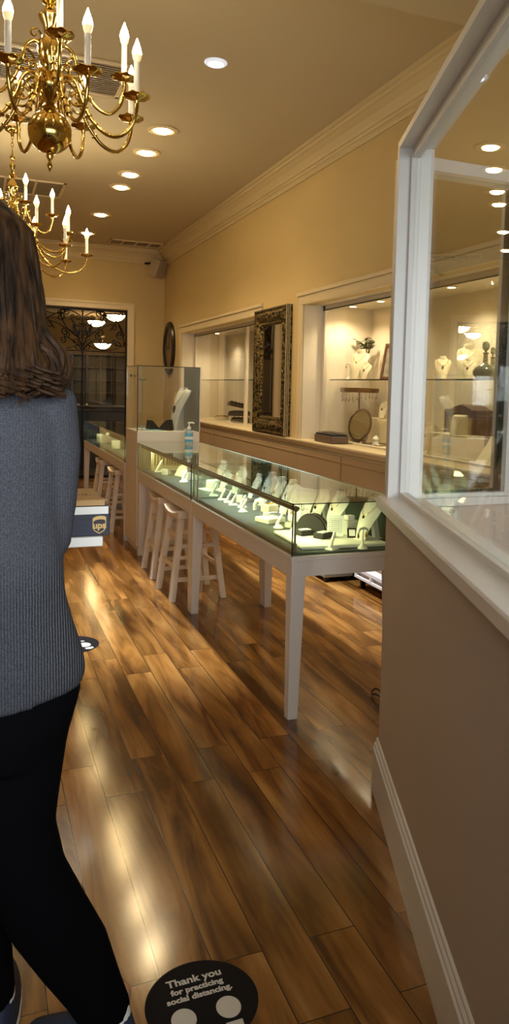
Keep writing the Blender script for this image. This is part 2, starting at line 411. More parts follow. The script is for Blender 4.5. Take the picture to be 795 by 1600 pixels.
def gate_leaf(x0, x1, label, mirrored):
    t = thing('iron_gate', label, 'gate', (x0, 11.96, 0))
    W = x1-x0; fr = BM()
    m0, m1 = (.022, .011) if mirrored else (.011, .022)
    fr.box(.002, m0, -.012, .012, .01, 2.5); fr.box(W-m1, W-.002, -.012, .012, .01, 2.5)
    [fr.box(.002, W-.002, -.012, .012, a, b) for a, b in ((2.485, 2.51), (1.885, 1.9), (.01, .05), (1.0, 1.02))]
    finish('gate_frame', fr, M['iron'], t)
    s = BM(); X = (lambda x: W-x) if mirrored else (lambda x: x)
    def T(pts, r=.008): s.tube([(X(min(max(p[0], .012), W-.012)), 0, min(p[2], 2.49)) for p in pts], r, 6)
    for p, q, r, sd in (((.08,2.1),(.3,2.4),.075,1), ((.1,1.97),(.5,1.95),.055,1), ((.36,2.42),(.58,2.2),.07,-1), ((.06,2.42),(.3,2.47),.04,-1),
                        ((.3,2.0),(.55,2.12),.05,1), ((.2,2.15),(.42,2.3),.05,-1), ((.45,2.02),(.6,1.99),.03,1), ((.06,2.25),(.16,2.36),.035,1),
                        ((.02,2.0),(.2,2.2),.06,-1), ((.25,2.44),(.55,2.46),.035,1)):
        T(cscroll(p, q, r, sd))
    for a, b in (((0,1.9),(.12,2.25)), ((0,1.9),(.25,2.1)), ((W,1.9),(W-.12,2.3)), ((W,2.5),(W-.25,2.2))):
        T([(a[0]+(b[0]-a[0])*k/8, 0, a[1]+(b[1]-a[1])*k/8+.03*math.sin(PI*k/8)) for k in range(9)])
    finish('scrollwork', s, M['iron'], t, smooth=True)
    lf = BM()
    for dx, dz, a in ((.05,2.17,.5), (.1,2.22,-.2)):
        dx = max(dx, .07)
        lf.prism([(0,0),(.03,.04),(.036,.09),(.015,.15),(0,.19),(-.014,.12),(-.024,.06)], lambda p,q,tt: (X(dx+p*math.cos(a)-q*math.sin(a)*.5), tt, dz-.08+q*math.cos(a)), -.006, .006)
    finish('leaf_ornament', lf, M['iron'], t)
    finish('pane', BM().box(.022, W-.022, -.003, .003, .05, 1.88), M['clear'], t)
    finish('handle', BM().lathe([(0,-.02),(.02,-.012),(.024,0),(.02,.012),(0,.02)], 14, (X(.06), -.05, 1.1)), M['steel'], t, smooth=True)
    return t
gate_leaf(1.41, 2.05, 'right leaf of the black iron scrollwork gate in the far doorway', False)
gate_leaf(.77, 1.41, 'left leaf of the black iron scrollwork gate, partly behind the hair', True)

# ------------------------------------------------------------ splayed partition beside the camera
B0 = Vector((1.31, 2.391, 0)); TD = Vector((-.32955, -.94414, 0)); ND_ = Vector((.94414, -.32955, 0))
PM = Matrix(((TD.x, ND_.x, 0, B0.x), (TD.y, ND_.y, 0, B0.y), (0, 0, 1, 0), (0, 0, 0, 1)))   # local (s, d, z)
SE = 2.75
struct('wall_partition', BM().box(.02, SE, 0, .11, 0, 1.0, PM), M['greige'])
b = BM(); P = [(-.017,0),(-.017,.15),(-.012,.155),(-.012,.165),(-.006,.172),(-.006,.182),(0,.187),(0,0)]
b.prism(P, lambda a,bb_,t: PM @ V(t,a,bb_), .003, SE)
struct('baseboard_partition', b, M['white'])
w1 = bpy.data.objects.new('window_1', None); COL.objects.link(w1); w1['kind'] = 'structure'
s = BM()
s.prism([(-.03,1.015),(-.03,1.045),(-.026,1.052),(.05,1.058),(.05,1.0),(0,1.0),(-.004,1.015)], lambda a,bb_,t: PM @ V(t,a,bb_), -.03, SE)
s.prism([(.06,1.0),(.06,1.058),(.13,1.052),(.13,1.0)], lambda a,bb_,t: PM @ V(t,a,bb_), .02, SE)
s.box(.0, SE, .04, .07, 1.04, 1.075, PM)
finish('window_sill', s, M['white'], w1, bevel=.002)
s = BM()
s.box(.0, .03, 0, .12, 1.05, 2.25, PM); s.box(.03, .045, .04, .075, 1.07, 2.22, PM)           # far post with glass stop
s.box(0, SE, 0, .12, 2.235, 2.26, PM); s.box(.03, SE, .045, .07, 2.2, 2.235, PM)               # header
s.box(SE-.04, SE, 0, .12, 1.05, 2.25, PM)
finish('window_frame', s, M['white'], w1, bevel=.002)
finish('pane', BM().box(.045, SE-.04, .055, .061, 1.075, 2.2, PM), M['win'], w1)
# cross partition from the post to the right wall
YB = 2.47
struct('wall_cross', BM().box(1.44, 2.6, YB, YB+.1, 0, 1.0), M['greige'])
w2 = bpy.data.objects.new('window_2', None); COL.objects.link(w2); w2['kind'] = 'structure'
s = BM()
s.box(1.42, 2.6, YB-.02, YB+.11, 1.0, 1.03); s.box(1.44, 2.6, YB, YB+.1, 1.03, 1.045)
s.box(1.40, 2.6, YB, YB+.1, 2.215, 2.26); s.box(1.40, 1.46, YB, YB+.1, 1.03, 2.22)
s.box(1.875, 1.93, YB, YB+.1, 1.04, 2.22); s.box(2.56, 2.6, YB, YB+.1, 1.04, 2.22)
finish('window_frame', s, M['white'], w2, bevel=.002)
s = BM(); s.box(1.46, 1.875, YB+.04, YB+.046, 1.045, 2.215); s.box(1.93, 2.56, YB+.04, YB+.046, 1.045, 2.215)
finish('pane', s, M['clear'], w2)
g = BM(); g.box(1.862, 1.876, YB+.028, YB+.06, 1.045, 2.2); g.box(1.46, 1.87, YB+.03, YB+.055, 1.045, 1.055)
finish('glazing_strip', g, M['seam'], w2)
struct('trim_9', BM().prism([(.52,-.45),(2.58,-.45),(2.58,2.46),(1.45,2.46),(.62,0)], lambda a,b_,t: (a,b_,t), .55, .6), M['cream'])   # raised display floor behind the window

# ------------------------------------------------------------ wall cabinets under the ledge
def wall_cabinet():
    t = thing('wall_cabinet', '', 'cabinet')
    W = .93
    b = BM(); b.box(.002, .55, .0, W, .1, .95); finish('body', b, M['trim'], t)
    finish('toe_kick', BM().box(.05, .4, 0, W, .0, .1), M['dark'], t)
    d = BM(); d.box(-.016, .001, .01, W-.01, .13, .905)
    d.box(-.021, -.016, .01, W-.01, .855, .872)
    dd = finish('door', d, M['cab'], t, bevel=.003)
    finish('knob', BM().lathe([(0,0),(.008,.0),(.006,.01),(.012,.016),(.01,.024),(0,.026)], 12, M=Matrix.Translation((-.016, W-.06, .62)) @ Matrix.Rotation(-PI/2, 4, 'Y')), M['velvet'], dd, smooth=True)
    return t
WC = Kind(wall_cabinet)
cabs = [(10.07,'farthest'),(9.12,'second from the far wall'),(8.17,'third from the far wall'),(7.27,'beside the carved mirror, on its far side'),(6.37,'directly under the carved mirror'),(5.46,'under the black ring tray'),(4.53,'between the ring tray and the white post'),(3.6,'seen through the partition glass, left one'),(2.67,'seen through the partition glass, nearest the window')]
for y, l in cabs:
    WC('tan wall cabinet door below the ledge, '+l, (RX, y, 0), 0, 'wall cabinets under the ledge')

# niche glazing: sliding glass doors
def sliding_doors(y0, y1, mull, label):
    t = thing('sliding_glass_doors', label, 'glass doors', (2.8, 0, .985))
    z0, z1 = 0, NT-.985; f = BM()
    f.box(-.02, .03, y0, y1, z1-.035, z1); f.box(-.02, .03, y1-.045, y1, z0, z1); f.box(-.02, .03, y0, y0+.045, z0, z1); f.box(-.015, .025, y0, y1, z0, z0+.012)
    for m_ in mull: f.box(-.012, .018, m_-.03, m_+.03, z0, z1)
    finish('door_frame', f, M['cream'], t, bevel=.002)
    ys = [y0+.045]+sum([[m_-.03, m_+.03] for m_ in mull], [])+[y1-.045]
    for i in range(0, len(ys), 2):
        finish('pane', BM().box(0, .005, ys[i], ys[i+1], z0+.012, z1-.035), M['clear'], t)
    finish('track', BM().box(-.022, -.018, y0, y1, z1-.042, z1-.034), M['dark'], t)
    return t
sliding_doors(*N1, [8.5], 'white framed sliding glass doors of the far wall niche, left of the carved mirror')
sliding_doors(*N2, [], 'glass front of the wall niche right of the carved mirror')
# glass shelves
def glass_shelf(y0, y1, z, label):
    t = thing('glass_shelf', label, 'shelf', (0, 0, z))
    finish('shelf_panel', BM().box(2.86, ND-.01, y0+.01, y1-.01, -.01, 0), M['clear'], t)
    finish('shelf_edge', BM().box(2.856, 2.86, y0+.01, y1-.01, -.01, 0), M['seam'], t)
glass_shelf(*N2, 1.515, 'glass shelf across the right wall niche holding necklace busts')
glass_shelf(*N1, 1.515, 'glass shelf across the far wall niche behind the sliding doors')
# little puck lights in the niche tops
def puck():
    t = thing('puck_light', '', 'light')
    finish('ring', BM().lathe([(.03,0),(.045,0),(.045,-.012),(.03,-.012)], 20), M['dlring'], t, smooth=True)
    finish('lens', BM().lathe([(0,-.014),(.02,-.013),(.03,-.006),(.03,0),(0,0)], 20), M['dl'], t, smooth=True)
    return t
PK = Kind(puck)
for y, l in ((10.3,'small round niche light above the piled trays'),(8.0,'small round niche light left of the carved mirror'),(6.12,'small round niche light above the leafy plant, nearer the carved mirror'),(5.62,'small round niche light above the leafy plant, nearer the white post'),(4.6,'small round niche light hidden just behind the white post')):
    PK(l, (2.97, y, NT), 0, 'niche puck lights')

# ------------------------------------------------------------ ceiling fixtures
def downlight():
    t = thing('recessed_light', '', 'ceiling light')
    finish('trim_ring', BM().lathe([(.066,-.001),(.118,-.001),(.12,-.008),(.1,-.016),(.068,-.010)], 32), M['dlring'], t, smooth=True)
    finish('lens', BM().lathe([(0,-.03),(.035,-.027),(.058,-.018),(.066,-.006),(0,-.004)], 28), M['dl'], t, smooth=True)
    return t
DL = Kind(downlight)
dls = [(6.28,'first'),(6.93,'second'),(7.71,'third'),(8.24,'fourth'),(9.67,'fifth'),(10.94,'sixth')]
for y, l in dls:
    DL('warm round recessed ceiling light, %s in the row counted from the bluish one' % l, (1.34, y, CZ), 0, 'warm recessed ceiling lights')
t = thing('recessed_light', 'bluish white recessed ceiling light with two bulbs, nearest the camera', 'ceiling light', (1.357, 4.846, CZ)); t.scale = (.62,.62,.8)
finish('trim_ring', BM().lathe([(.08,-.001),(.112,-.001),(.114,-.008),(.1,-.018),(.082,-.02),(.08,-.004),(0,-.004)], 32), mat('cool_trim_glow', rgb(225,228,240), .3, emit=(.8,.86,1,1), es=.45), t, smooth=True)  # faint emission on the ring stands in for bulb light falling on it
for dx in (-.035, .035):
    finish('bulb', BM().lathe([(0,-.03),(.022,-.026),(.032,-.012),(.03,-.004),(0,-.004)], 20, (dx,0,0)), M['dlcool'], t, smooth=True)

def vent(x0, x1, y0, y1, label, n, cross=0, along='x'):
    t = thing('ceiling_vent', label, 'vent', ((x0+x1)/2, (y0+y1)/2, CZ))
    W, D = (x1-x0)/2, (y1-y0)/2; f = BM(); b = .03
    f.box(-W, W, -D, -D+b, -.012, 0); f.box(-W, W, D-b, D, -.012, 0); f.box(-W, -W+b, -D, D, -.012, 0); f.box(W-b, W, -D, D, -.012, 0)
    for i in range(1, cross): x = -W+2*W*i/cross; f.box(x-.012, x+.012, -D, D, -.011, 0)
    finish('vent_frame', f, M['dlring'], t, bevel=.002)
    finish('backing', BM().box(-W+.01, W-.01, -D+.01, D-.01, -.002, -.0005), M['dark'], t)
    s = BM()
    for i in range(n):
        y = -D+b+(2*D-2*b)*(i+.5)/n; h = (2*D-2*b)/n*.24
        s.taper((0, y-h*.3, -.010), (W-b, h), (0, y+h*.3, -.003), (W-b, h))
    finish('louvres', s, M['grille'], t)
vent(-.95, .91, 5.14, 5.74, 'large louvred ceiling vent behind the nearer chandelier', 16)
vent(-.6, .83, 8.4, 9.05, 'square panelled ceiling vent above the farther chandelier', 14, 5)
vent(1.69, 2.44, 11.2, 11.56, 'small ceiling vent beside the far crown moulding', 8, 4)

# loudspeaker in the far corner
t = thing('loudspeaker', 'small beige loudspeaker mounted in the far ceiling corner', 'speaker', (2.44, 11.72, 3.15), .7)
b = BM(); b.prism([(-.1,-.09),(.1,-.09),(.07,.09),(-.07,.09)], lambda a,c_,tt: (a,c_,tt), -.13, .13)
finish('cabinet', b, mat('speaker_beige', rgb(190,168,134), .5), t, bevel=.02, rot=(.35, 0, 0))
finish('speaker_grille', BM().box(-.085, .085, -.1, -.088, -.115, .115), mat('speaker_cloth', rgb(164,144,114), .9, bump=.3, bscale=300), t, rot=(.35, 0, 0))
finish('bracket', BM().box(-.012, .012, .05, .22, .06, .09), M['black'], t)

# oval dark clock/mirror seen edge-on on the right wall
t = thing('wall_clock', 'dark oval framed wall clock near the far corner', 'clock', (RX-.002, 11.46, 1.965))
RM = Matrix.Rotation(-PI/2, 4, 'Y')
fr = BM().lathe([(.30,0),(.39,0),(.395,.02),(.375,.045),(.34,.05),(.30,.03)], 40, M=RM, sx=.78, sy=1.0)
finish('clock_frame', fr, mat('clock_frame_dark', rgb(34,24,20), .35), t, smooth=True)
finish('clock_face', BM().lathe([(0,.015),(.31,.015),(.31,.0),(0,0)], 40, M=RM, sx=.78), mat('clock_face', rgb(120,96,66), .4), t)
h = BM(); h.box(-.022, -.018, -.006, .006, 0, .18); h.box(-.026, -.022, -.006, .1, -.006, .006)
finish('clock_hands', h, M['ink'], t)
# the round object is taller than wide
t.scale = (1, .82, 1.27)

# carved mirror
t = thing('framed_mirror', 'tall wall mirror in a wide carved dark gold frame', 'mirror', (RX, 0, 0))
y0, y1, z0, z1 = 6.60, 7.50, .99, 2.18
fr = BM(); prof = [(0,0),(-.055,.0),(-.06,.012),(-.05,.03),(-.06,.05),(-.062,.09),(-.045,.115),(-.035,.13),(-.04,.14),(-.03,.155),(-.012,.165),(0,.165)]
pts = []
for a, dd in prof:
    pts.append([fr.b.verts.new((a, yy, zz)) for yy, zz in ((y0+dd, z0+dd), (y1-dd, z0+dd), (y1-dd, z1-dd), (y0+dd, z1-dd))])
for A, B in zip(pts, pts[1:]):
    for k in range(4): fr.b.faces.new((A[k], A[(k+1) % 4], B[(k+1) % 4], B[k]))
finish('carved_frame', fr, M['oldgold'], t)
e = BM()
for a0, a1 in ((-.066,-.056),(-.048,-.04),(-.032,-.024)):
    e.box(a0+.004, a1+.004, y0-.004, y0+.006, z0, z1)
finish('edge_beading', e, mat('silver_edge', rgb(190,184,160), .3, .8), t)
cv = BM()
k = 0
def leafbit(y, z, a, sgn):
    for q in range(2):
        aa = a+sgn*(.6 if q else -.2)
        p = [(-.060, y+math.cos(aa)*r_+.012*math.sin(r_*60)*sgn, z+math.sin(aa)*r_+.01*math.cos(r_*60)) for r_ in (0,.012,.024,.036)]
        cv.tube(p, [.009,.008,.006,.002], 6)
n = 26
for i in range(n):
    z = z0+.06+(z1-z0-.12)*i/(n-1)
    leafbit(y0+.07, z, PI/2+.5*(-1)**i, (-1)**i); leafbit(y1-.07, z, PI/2+.5*(-1)**i, (-1)**i)
n = 18
for i in range(n):
    y = y0+.08+(y1-y0-.16)*i/(n-1)
    leafbit(y, z0+.07, .5*(-1)**i, (-1)**i); leafbit(y, z1-.07, .5*(-1)**i, (-1)**i)
finish('carving', cv, M['oldgold'], t, smooth=True)
finish('mirror_glass', BM().box(-.02, -.014, y0+.16, y1-.16, z0+.16, z1-.16), M['mirror'], t)

# ------------------------------------------------------------ chandeliers
def arm_points(R, zc, hub, n=26):
    K = [(.06,.06),(.10,.15),(.2,.2),(.31,.14),(.37,0),(.46,-.16),(.62,-.3),(.8,-.34),(.94,-.25),(1.0,-.1),(1.0,0)]
    P = []
    ctrl = [Vector((a*R, 0, zc+b_*.42)) for a, b_ in K]
    for i in range(len(ctrl)-1):
        p0 = ctrl[max(i-1,0)]; p1 = ctrl[i]; p2 = ctrl[i+1]; p3 = ctrl[min(i+2, len(ctrl)-1)]
        for k in range(4):
            u = k/4; P.append(.5*((2*p1)+(p2-p0)*u+(2*p0-5*p1+4*p2-p3)*u*u+(3*p1-p0-3*p2+p3)*u**3))
    P.append(ctrl[-1]); return P
def chandelier(loc, label, tiers, ball_z, ball_r, top_z, name_dir):
    x, y = loc
    t = thing('chandelier', label, 'chandelier', (x, y, 0))
    # turned column
    c = BM(); z = ball_z+ball_r; H = top_z-z
    pr = [(0,0),(.02,0),(.03,.02),(.018,.05),(.032,.09),(.055,.13),(.06,.17),(.04,.22),(.022,.27),(.03,.31),(.042,.36),(.045,.46),(.036,.5),(.02,.54),(.026,.6),(.038,.64),(.044,.67),(.034,.70),(.016,.73),(.014,.75),(.03,.765),(.03,.78),(.014,.79),(.012,.82),(.02,.85),(.024,.87),(.012,.89),(.01,.92),(.02,.935),(.02,.95),(.008,.96),(.006,1),(0,1)]
    c.lathe([(r, z+v*H) for r, v in pr], 28)
    finish('column', c, M['brass'], t, smooth=True)
    finish('ball', BM().lathe([(0, ball_z-ball_r)]+[(ball_r*math.sin(a*PI/16), ball_z-ball_r*math.cos(a*PI/16)) for a in range(1,16)]+[(0, ball_z+ball_r)], 36), M['brass'], t, smooth=True)
    finish('finial', BM().lathe([(0,ball_z-ball_r-.07),(.006,ball_z-ball_r-.06),(.011,ball_z-ball_r-.045),(.005,ball_z-ball_r-.03),(.014,ball_z-ball_r-.012),(.012,ball_z-ball_r+.004),(0,ball_z-ball_r+.01)], 16), M['brass'], t, smooth=True)
    proto = {}
    for R, zc, n, a0 in tiers:
        for k in range(n):
            a = a0+2*PI*k/n
            if R not in proto:
                ar = BM(); pts = arm_points(R, zc, ball_z); ar.tube(pts, .0075, 10)
                # scroll and turned knops on the arm
                sc = spiral(R*.34, zc+.005, .045, PI/2, 1.4, 1)
                ar.tube(sc, .005, 6)
                sc2 = spiral(R*.2, zc+.11, .028, -PI/2, 1.2, -1); ar.tube(sc2, .004, 6)
                for kk in (18, 20, 22):
                    p = pts[kk]; q = (pts[kk+1]-pts[kk-1]).normalized()*.006
                    ar.tube([p-q, p-q*.4, p+q*.4, p+q], [.008,.013,.013,.008], 10)
                arm = finish('arm', ar, M['brass'], t, smooth=True)
                bob = BM(); e = zc
                bob.lathe([(0,e-.018),(.008,e-.018),(.010,e-.008),(.02,e-.004),(.045,e+.004),(.052,e+.010),(.05,e+.013),(.03,e+.008),(.014,e+.012),(.014,e+.022),(0,e+.022)], 24, (R,0,0))
                for vtx in bob.b.verts:
                    dx, dy = vtx.co.x-R, vtx.co.y; rr = math.hypot(dx, dy)
                    if rr > .04: vtx.co.z += .0035*math.cos(8*math.atan2(dy, dx))
                bo = finish('drip_pan', bob, M['brass'], arm, smooth=True)
                cs = finish('candle_sleeve', BM().lathe([(0,zc+.02),(.0115,zc+.02),(.0115,zc+.135),(.010,zc+.137),(0,zc+.137)], 16, (R,0,0)), M['candle'], arm, smooth=True)
                fb = finish('bulb_base', BM().lathe([(0,zc+.136),(.010,zc+.136),(.016,zc+.15),(.018,zc+.163),(0,zc+.164)], 16, (R,0,0)), M['flame_base'], arm, smooth=True)
                fl = finish('bulb', BM().lathe([(0,zc+.160),(.0175,zc+.162),(.018,zc+.172),(.0135,zc+.19),(.006,zc+.21),(.002,zc+.222),(0,zc+.226)], 16, (R,0,0)), M['flame'], arm, smooth=True)
                arm.rotation_euler = (0,0,a); proto[R] = arm
            else:
                o = copy_tree(proto[R], t); o.rotation_euler = (0,0,a)
    # chain + ceiling canopy
    ch = BM(); zt = top_z
    i = 0
    while zt < CZ-.06:
        pts = [(.009*math.cos(u)*(1 if i % 2 else 0), .009*math.cos(u)*(0 if i % 2 else 1), zt+.018+.02*math.sin(u)) for u in [2*PI*q/12 for q in range(12)]]
        ch.tube(pts, .0028, 5, closed=True); zt += .03; i += 1
    finish('chain', ch, M['brass'], t, smooth=True)
    finish('ceiling_canopy', BM().lathe([(0,CZ-.07),(.012,CZ-.065),(.018,CZ-.045),(.05,CZ-.03),(.066,CZ-.01),(.066,CZ),(0,CZ)], 28), M['brass'], t, smooth=True)
    return t
rad = math.radians
chandelier((.262, 3.3), 'polished brass candle chandelier nearest the camera, with large round ball', [(.345,2.52,8,rad(-28)), (.285,2.645,4,rad(-88))], 2.395, .083, 3.0, '')
chandelier((.258, 6.8), 'wider brass candle chandelier farther back, behind the dark hair', [(.57,2.46,8,rad(-6)), (.45,2.6,8,rad(-70)), (.32,2.78,4,rad(-75))], 2.3, .095, 3.24, '')

# ------------------------------------------------------------ showcases
CX0, CX1 = 1.215, 1.745
def showcase(name, y0, y1, label, rails=True, top=.94, deckc='deck', near_end=True):
    L = y1-y0; W = CX1-CX0
    t = thing(name, label, 'display case', (CX0, y0, 0))
    ap = BM()
    ap.box(0, .03, 0, L, .623, .690); ap.box(W-.03, W, 0, L, .623, .690); ap.box(.03, W-.03, 0, .03, .623, .690); ap.box(.03, W-.03, L-.03, L, .623, .690)
    ap.box(-.003, W+.003, -.003, L+.003, .690, .712)
    finish('apron', ap, M['tablewhite'], t, bevel=.002)
    for sx in (0, 1):
        for sy in (0, 1):
            h0, h1 = .0325, .022
            cx = (h0 if sx == 0 else W-h0); cy = (h0 if sy == 0 else L-h0)
            bx = (h1 if sx == 0 else W-h1); by = (h1 if sy == 0 else L-h1)
            finish('leg', BM().taper((bx, by, 0), (h1, h1), (cx, cy, .625), (h0, h0)), M['tablewhite'], t, bevel=.002)
    finish('deck', BM().box(.014, W-.014, .014, L-.014, .712, .722), M[deckc], t)
    g = .006
    finish('front_glass', BM().box(0, g, g, L-g, .712, top-g), M['glass'], t)
    finish('end_glass', BM().box(0, W, 0, g, .712, top-g), M['glass'], t)
    finish('end_glass', BM().box(0, W, L-g, L, .712, top-g), M['glass'], t)
    finish('top_glass', BM().box(0, W, 0, L, top-g, top), M['topglass'], t)
    bp = BM(); bp.box(W-.012, W-.004, .01, L-.01, .713, top-.01)
    finish('back_panel', bp, M['drape'], t)
    e = BM(); r = .0022
    e.box(-r, r, -r, r, .712, top); e.box(-r, r, -r, L, top-.006, top-.002); e.box(0, W, -r, r, top-.006, top-.002)
    e.box(-r, r, L-r, L+r, .712, top)
    finish('glass_seams', e, M['seam'], t)
    e = BM(); e.box(W-.003, W+.002, 0, L, top-.004, top+.0015)
    finish('glass_back_edge', e, M['edgelite'], t)
    if rails:
        finish('lamp_tube', BM().tube([(.03, .035, top-.03), (.03, L-.03, top-.03)], .0125, 16), M['bronze'], t, smooth=True)
        for yy in (.045, L-.045):
            p = BM(); p.tube([(.03, yy, .722), (.03, yy, top-.03)], .005, 10); p.tube([(.03, yy, .722), (.03, yy, .76)], .0085, 12)
            finish('tube_post', p, M['steel'], t, smooth=True)
        finish('light_strip', BM().box(.034, .046, .06, L-.06, top-.045, top-.041), emission('case_strip_glow', (.86,1,.6,1), 1.5, False), t)
    return t
showcase('glass_showcase', 3.022, 4.728, 'long white-legged glass jewellery showcase nearest the camera')
showcase('glass_showcase', 4.734, 6.50, 'glass jewellery showcase in the middle, between nearest case and tall glass tower')
showcase('glass_showcase', 7.13, 10.08, 'glass jewellery showcase farthest back, beyond the tall tower case', top=.955)
# tall tower case
t = thing('tower_display_case', 'tall glass tower case on a white pedestal between the showcases', 'display case', (0, 0, 0))
x0, x1, y0, y1 = 1.218, 1.750, 6.56, 7.10
b = BM(); b.box(x0, x1, y0, y1, .06, .945); b.box(x0+.02, x1-.02, y0+.02, y1-.02, 0, .06)
finish('pedestal', b, M['tablewhite'], t, bevel=.003)
finish('plinth', BM().box(x0, x1, y0, y1, .945, 1.03), M['tablewhite'], t, bevel=.003)
g = .006; zt = 1.575
finish('front_glass', BM().box(x0, x1, y0, y0+g, 1.03, zt), M['clear'], t)
finish('back_glass', BM().box(x0, x1, y1-g, y1, 1.03, zt), M['clear'], t)
finish('left_glass', BM().box(x0, x0+g, y0+g, y1-g, 1.03, zt), M['clear'], t)
finish('right_panel', BM().box(x1-.012, x1, y0+g, y1-g, 1.03, zt), mat('grey_tower_panel', rgb(104,104,100), .5), t)
finish('top_glass', BM().box(x0, x1, y0, y1, zt, zt+g), M['glass'], t)
e = BM(); r = .0035
e.box(x0-r, x0+r, y0-r, y0+r, 1.03, zt); e.box(x0, x1, y0-r, y0+r, zt, zt+.006); e.box(x0-r, x0+r, y0, y1, zt, zt+.006)
finish('glass_seams', e, M['seam'], t)
finish('corner_trim', BM().box(x1-.004, x1+.002, y0-.004, y0+.006, 1.03, zt), M['tablewhite'], t)
finish('door_knob', BM().lathe([(0,0),(.014,0),(.018,.01),(.012,.02),(0,.022)], 14, M=Matrix.Translation((x0, 6.8, 1.5)) @ Matrix.Rotation(-PI/2, 4, 'Y')), M['steel'], t, smooth=True)

# ------------------------------------------------------------ stools
def stool():
    t = thing('bar_stool', '', 'stool')
    s = bmesh.new(); nx, ny = 12, 8; W, D = .195, .15; top = []; bot = []
    for i in range(nx+1):
        for j in range(ny+1):
            u = -1+2*i/nx; v = -1+2*j/ny
            uu = u*(1-.04*v*v); vv = v*(1-.05*u*u)
            z = .585+.028*u*u - (.012 if abs(u) == 1 or abs(v) == 1 else 0)
            top.append(s.verts.new((vv*D, uu*W, z))); bot.append(s.verts.new((vv*D*.97, uu*W*.97, .545)))
    I = lambda i, j: i*(ny+1)+j
    for i in range(nx):
        for j in range(ny):
            s.faces.new((top[I(i,j)], top[I(i+1,j)], top[I(i+1,j+1)], top[I(i,j+1)])); s.faces.new((bot[I(i,j)], bot[I(i,j+1)], bot[I(i+1,j+1)], bot[I(i+1,j)]))
    for i in range(nx):
        for j in (0, ny): s.faces.new((top[I(i,j)], top[I(i+1,j)], bot[I(i+1,j)], bot[I(i,j)]))
    for j in range(ny):
        for i in (0, nx): s.faces.new((top[I(i,j)], top[I(i,j+1)], bot[I(i,j+1)], bot[I(i,j)]))
    finish('seat', s, M['stool'], t, smooth=True, bevel=.006)
    F = {}
    for sx in (-1, 1):
        for sy in (-1, 1):
            F[sx, sy] = ((sx*.175, sy*.185, 0), (sx*.105, sy*.135, .57))
            finish('leg', BM().taper(F[sx,sy][0], (.020,.020), F[sx,sy][1], (.021,.021)), M['stool'], t, bevel=.002)
    def at(k, z):
        a, b_ = F[k]; u = z/.57; return (a[0]+(b_[0]-a[0])*u, a[1]+(b_[1]-a[1])*u, z)
    for k0, k1, z in (((-1,-1),(1,-1),.14), ((-1,1),(1,1),.14), ((-1,-1),(1,-1),.36), ((-1,1),(1,1),.36), ((-1,-1),(-1,1),.22), ((1,-1),(1,1),.22), ((-1,-1),(-1,1),.42), ((1,-1),(1,1),.42)):
        a, b_ = Vector(at(k0, z)), Vector(at(k1, z)); r = BM()
        if k0[1] == k1[1]: r.box(a.x, b_.x, a.y-.008, a.y+.008, z-.014, z+.014)
        else: r.box(a.x-.008, a.x+.008, a.y, b_.y, z-.014, z+.014)
        finish('rung', r, M['stool'], t, bevel=.002)
    return t
ST = Kind(stool)
ST('white wooden saddle stool under the showcases, nearest the camera', (1.335, 5.19, 0), .03, 'white saddle stools')
ST('white wooden saddle stool tucked in behind the nearest stool', (1.35, 5.83, 0), -.02, 'white saddle stools')
ST('white wooden saddle stool just past the tower case, above the parcel', (1.33, 7.75, 0), .05, 'white saddle stools')
ST('farthest white wooden saddle stool, by the iron gate', (1.34, 8.75, 0), .0, 'white saddle stools')

# ------------------------------------------------------------ jewellery displays
def sheet(bm, prof, width, arc, n=10, thick=.004):
    """curved bib: prof list of (f, z, halfwidth)"""
    rows = []
    for (f, z, w_) in prof:
        rows.append([(f-arc*w_*(1-math.cos(k*PI/2/(n/2)))*1.2 if False else f-arc*w_*((k/(n/2))**2), k/(n/2)*w_, z) for k in range(-n//2, n//2+1)])
    F = [[bm.b.verts.new(p) for p in r] for r in rows]; B = [[bm.b.verts.new((p[0]-thick, p[1], p[2])) for p in r] for r in rows]
    for A, fl in ((F, 0), (B, 1)):
        for r0, r1 in zip(A, A[1:]):
            for k in range(len(r0)-1):
                q = (r0[k], r0[k+1], r1[k+1], r1[k]); bm.b.faces.new(q if not fl else q[::-1])
    m_ = len(F[0])-1
    for i in range(len(F)-1):
        bm.b.faces.new((F[i][0], B[i][0], B[i+1][0], F[i+1][0])); bm.b.faces.new((F[i][m_], F[i+1][m_], B[i+1][m_], B[i][m_]))
    for k in range(m_):
        bm.b.faces.new((F[0][k], B[0][k], B[0][k+1], F[0][k+1])); bm.b.faces.new((F[-1][k], F[-1][k+1], B[-1][k+1], B[-1][k]))
def necklace(prof_pt, t, r=.0012, m='gold', pend=True):
    nb_ = BM(); nb_.tube(prof_pt, r, 5)
    o = finish('necklace', nb_, M[m], t, smooth=True)
    if pend:
        p = prof_pt[len(prof_pt)//2]
        finish('pendant', BM().lathe([(0,-.012),(.006,-.006),(.007,0),(.003,.006),(0,.008)], 10, (p[0]+.003, p[1], p[2]-.008)), M['gem'], t, smooth=True)
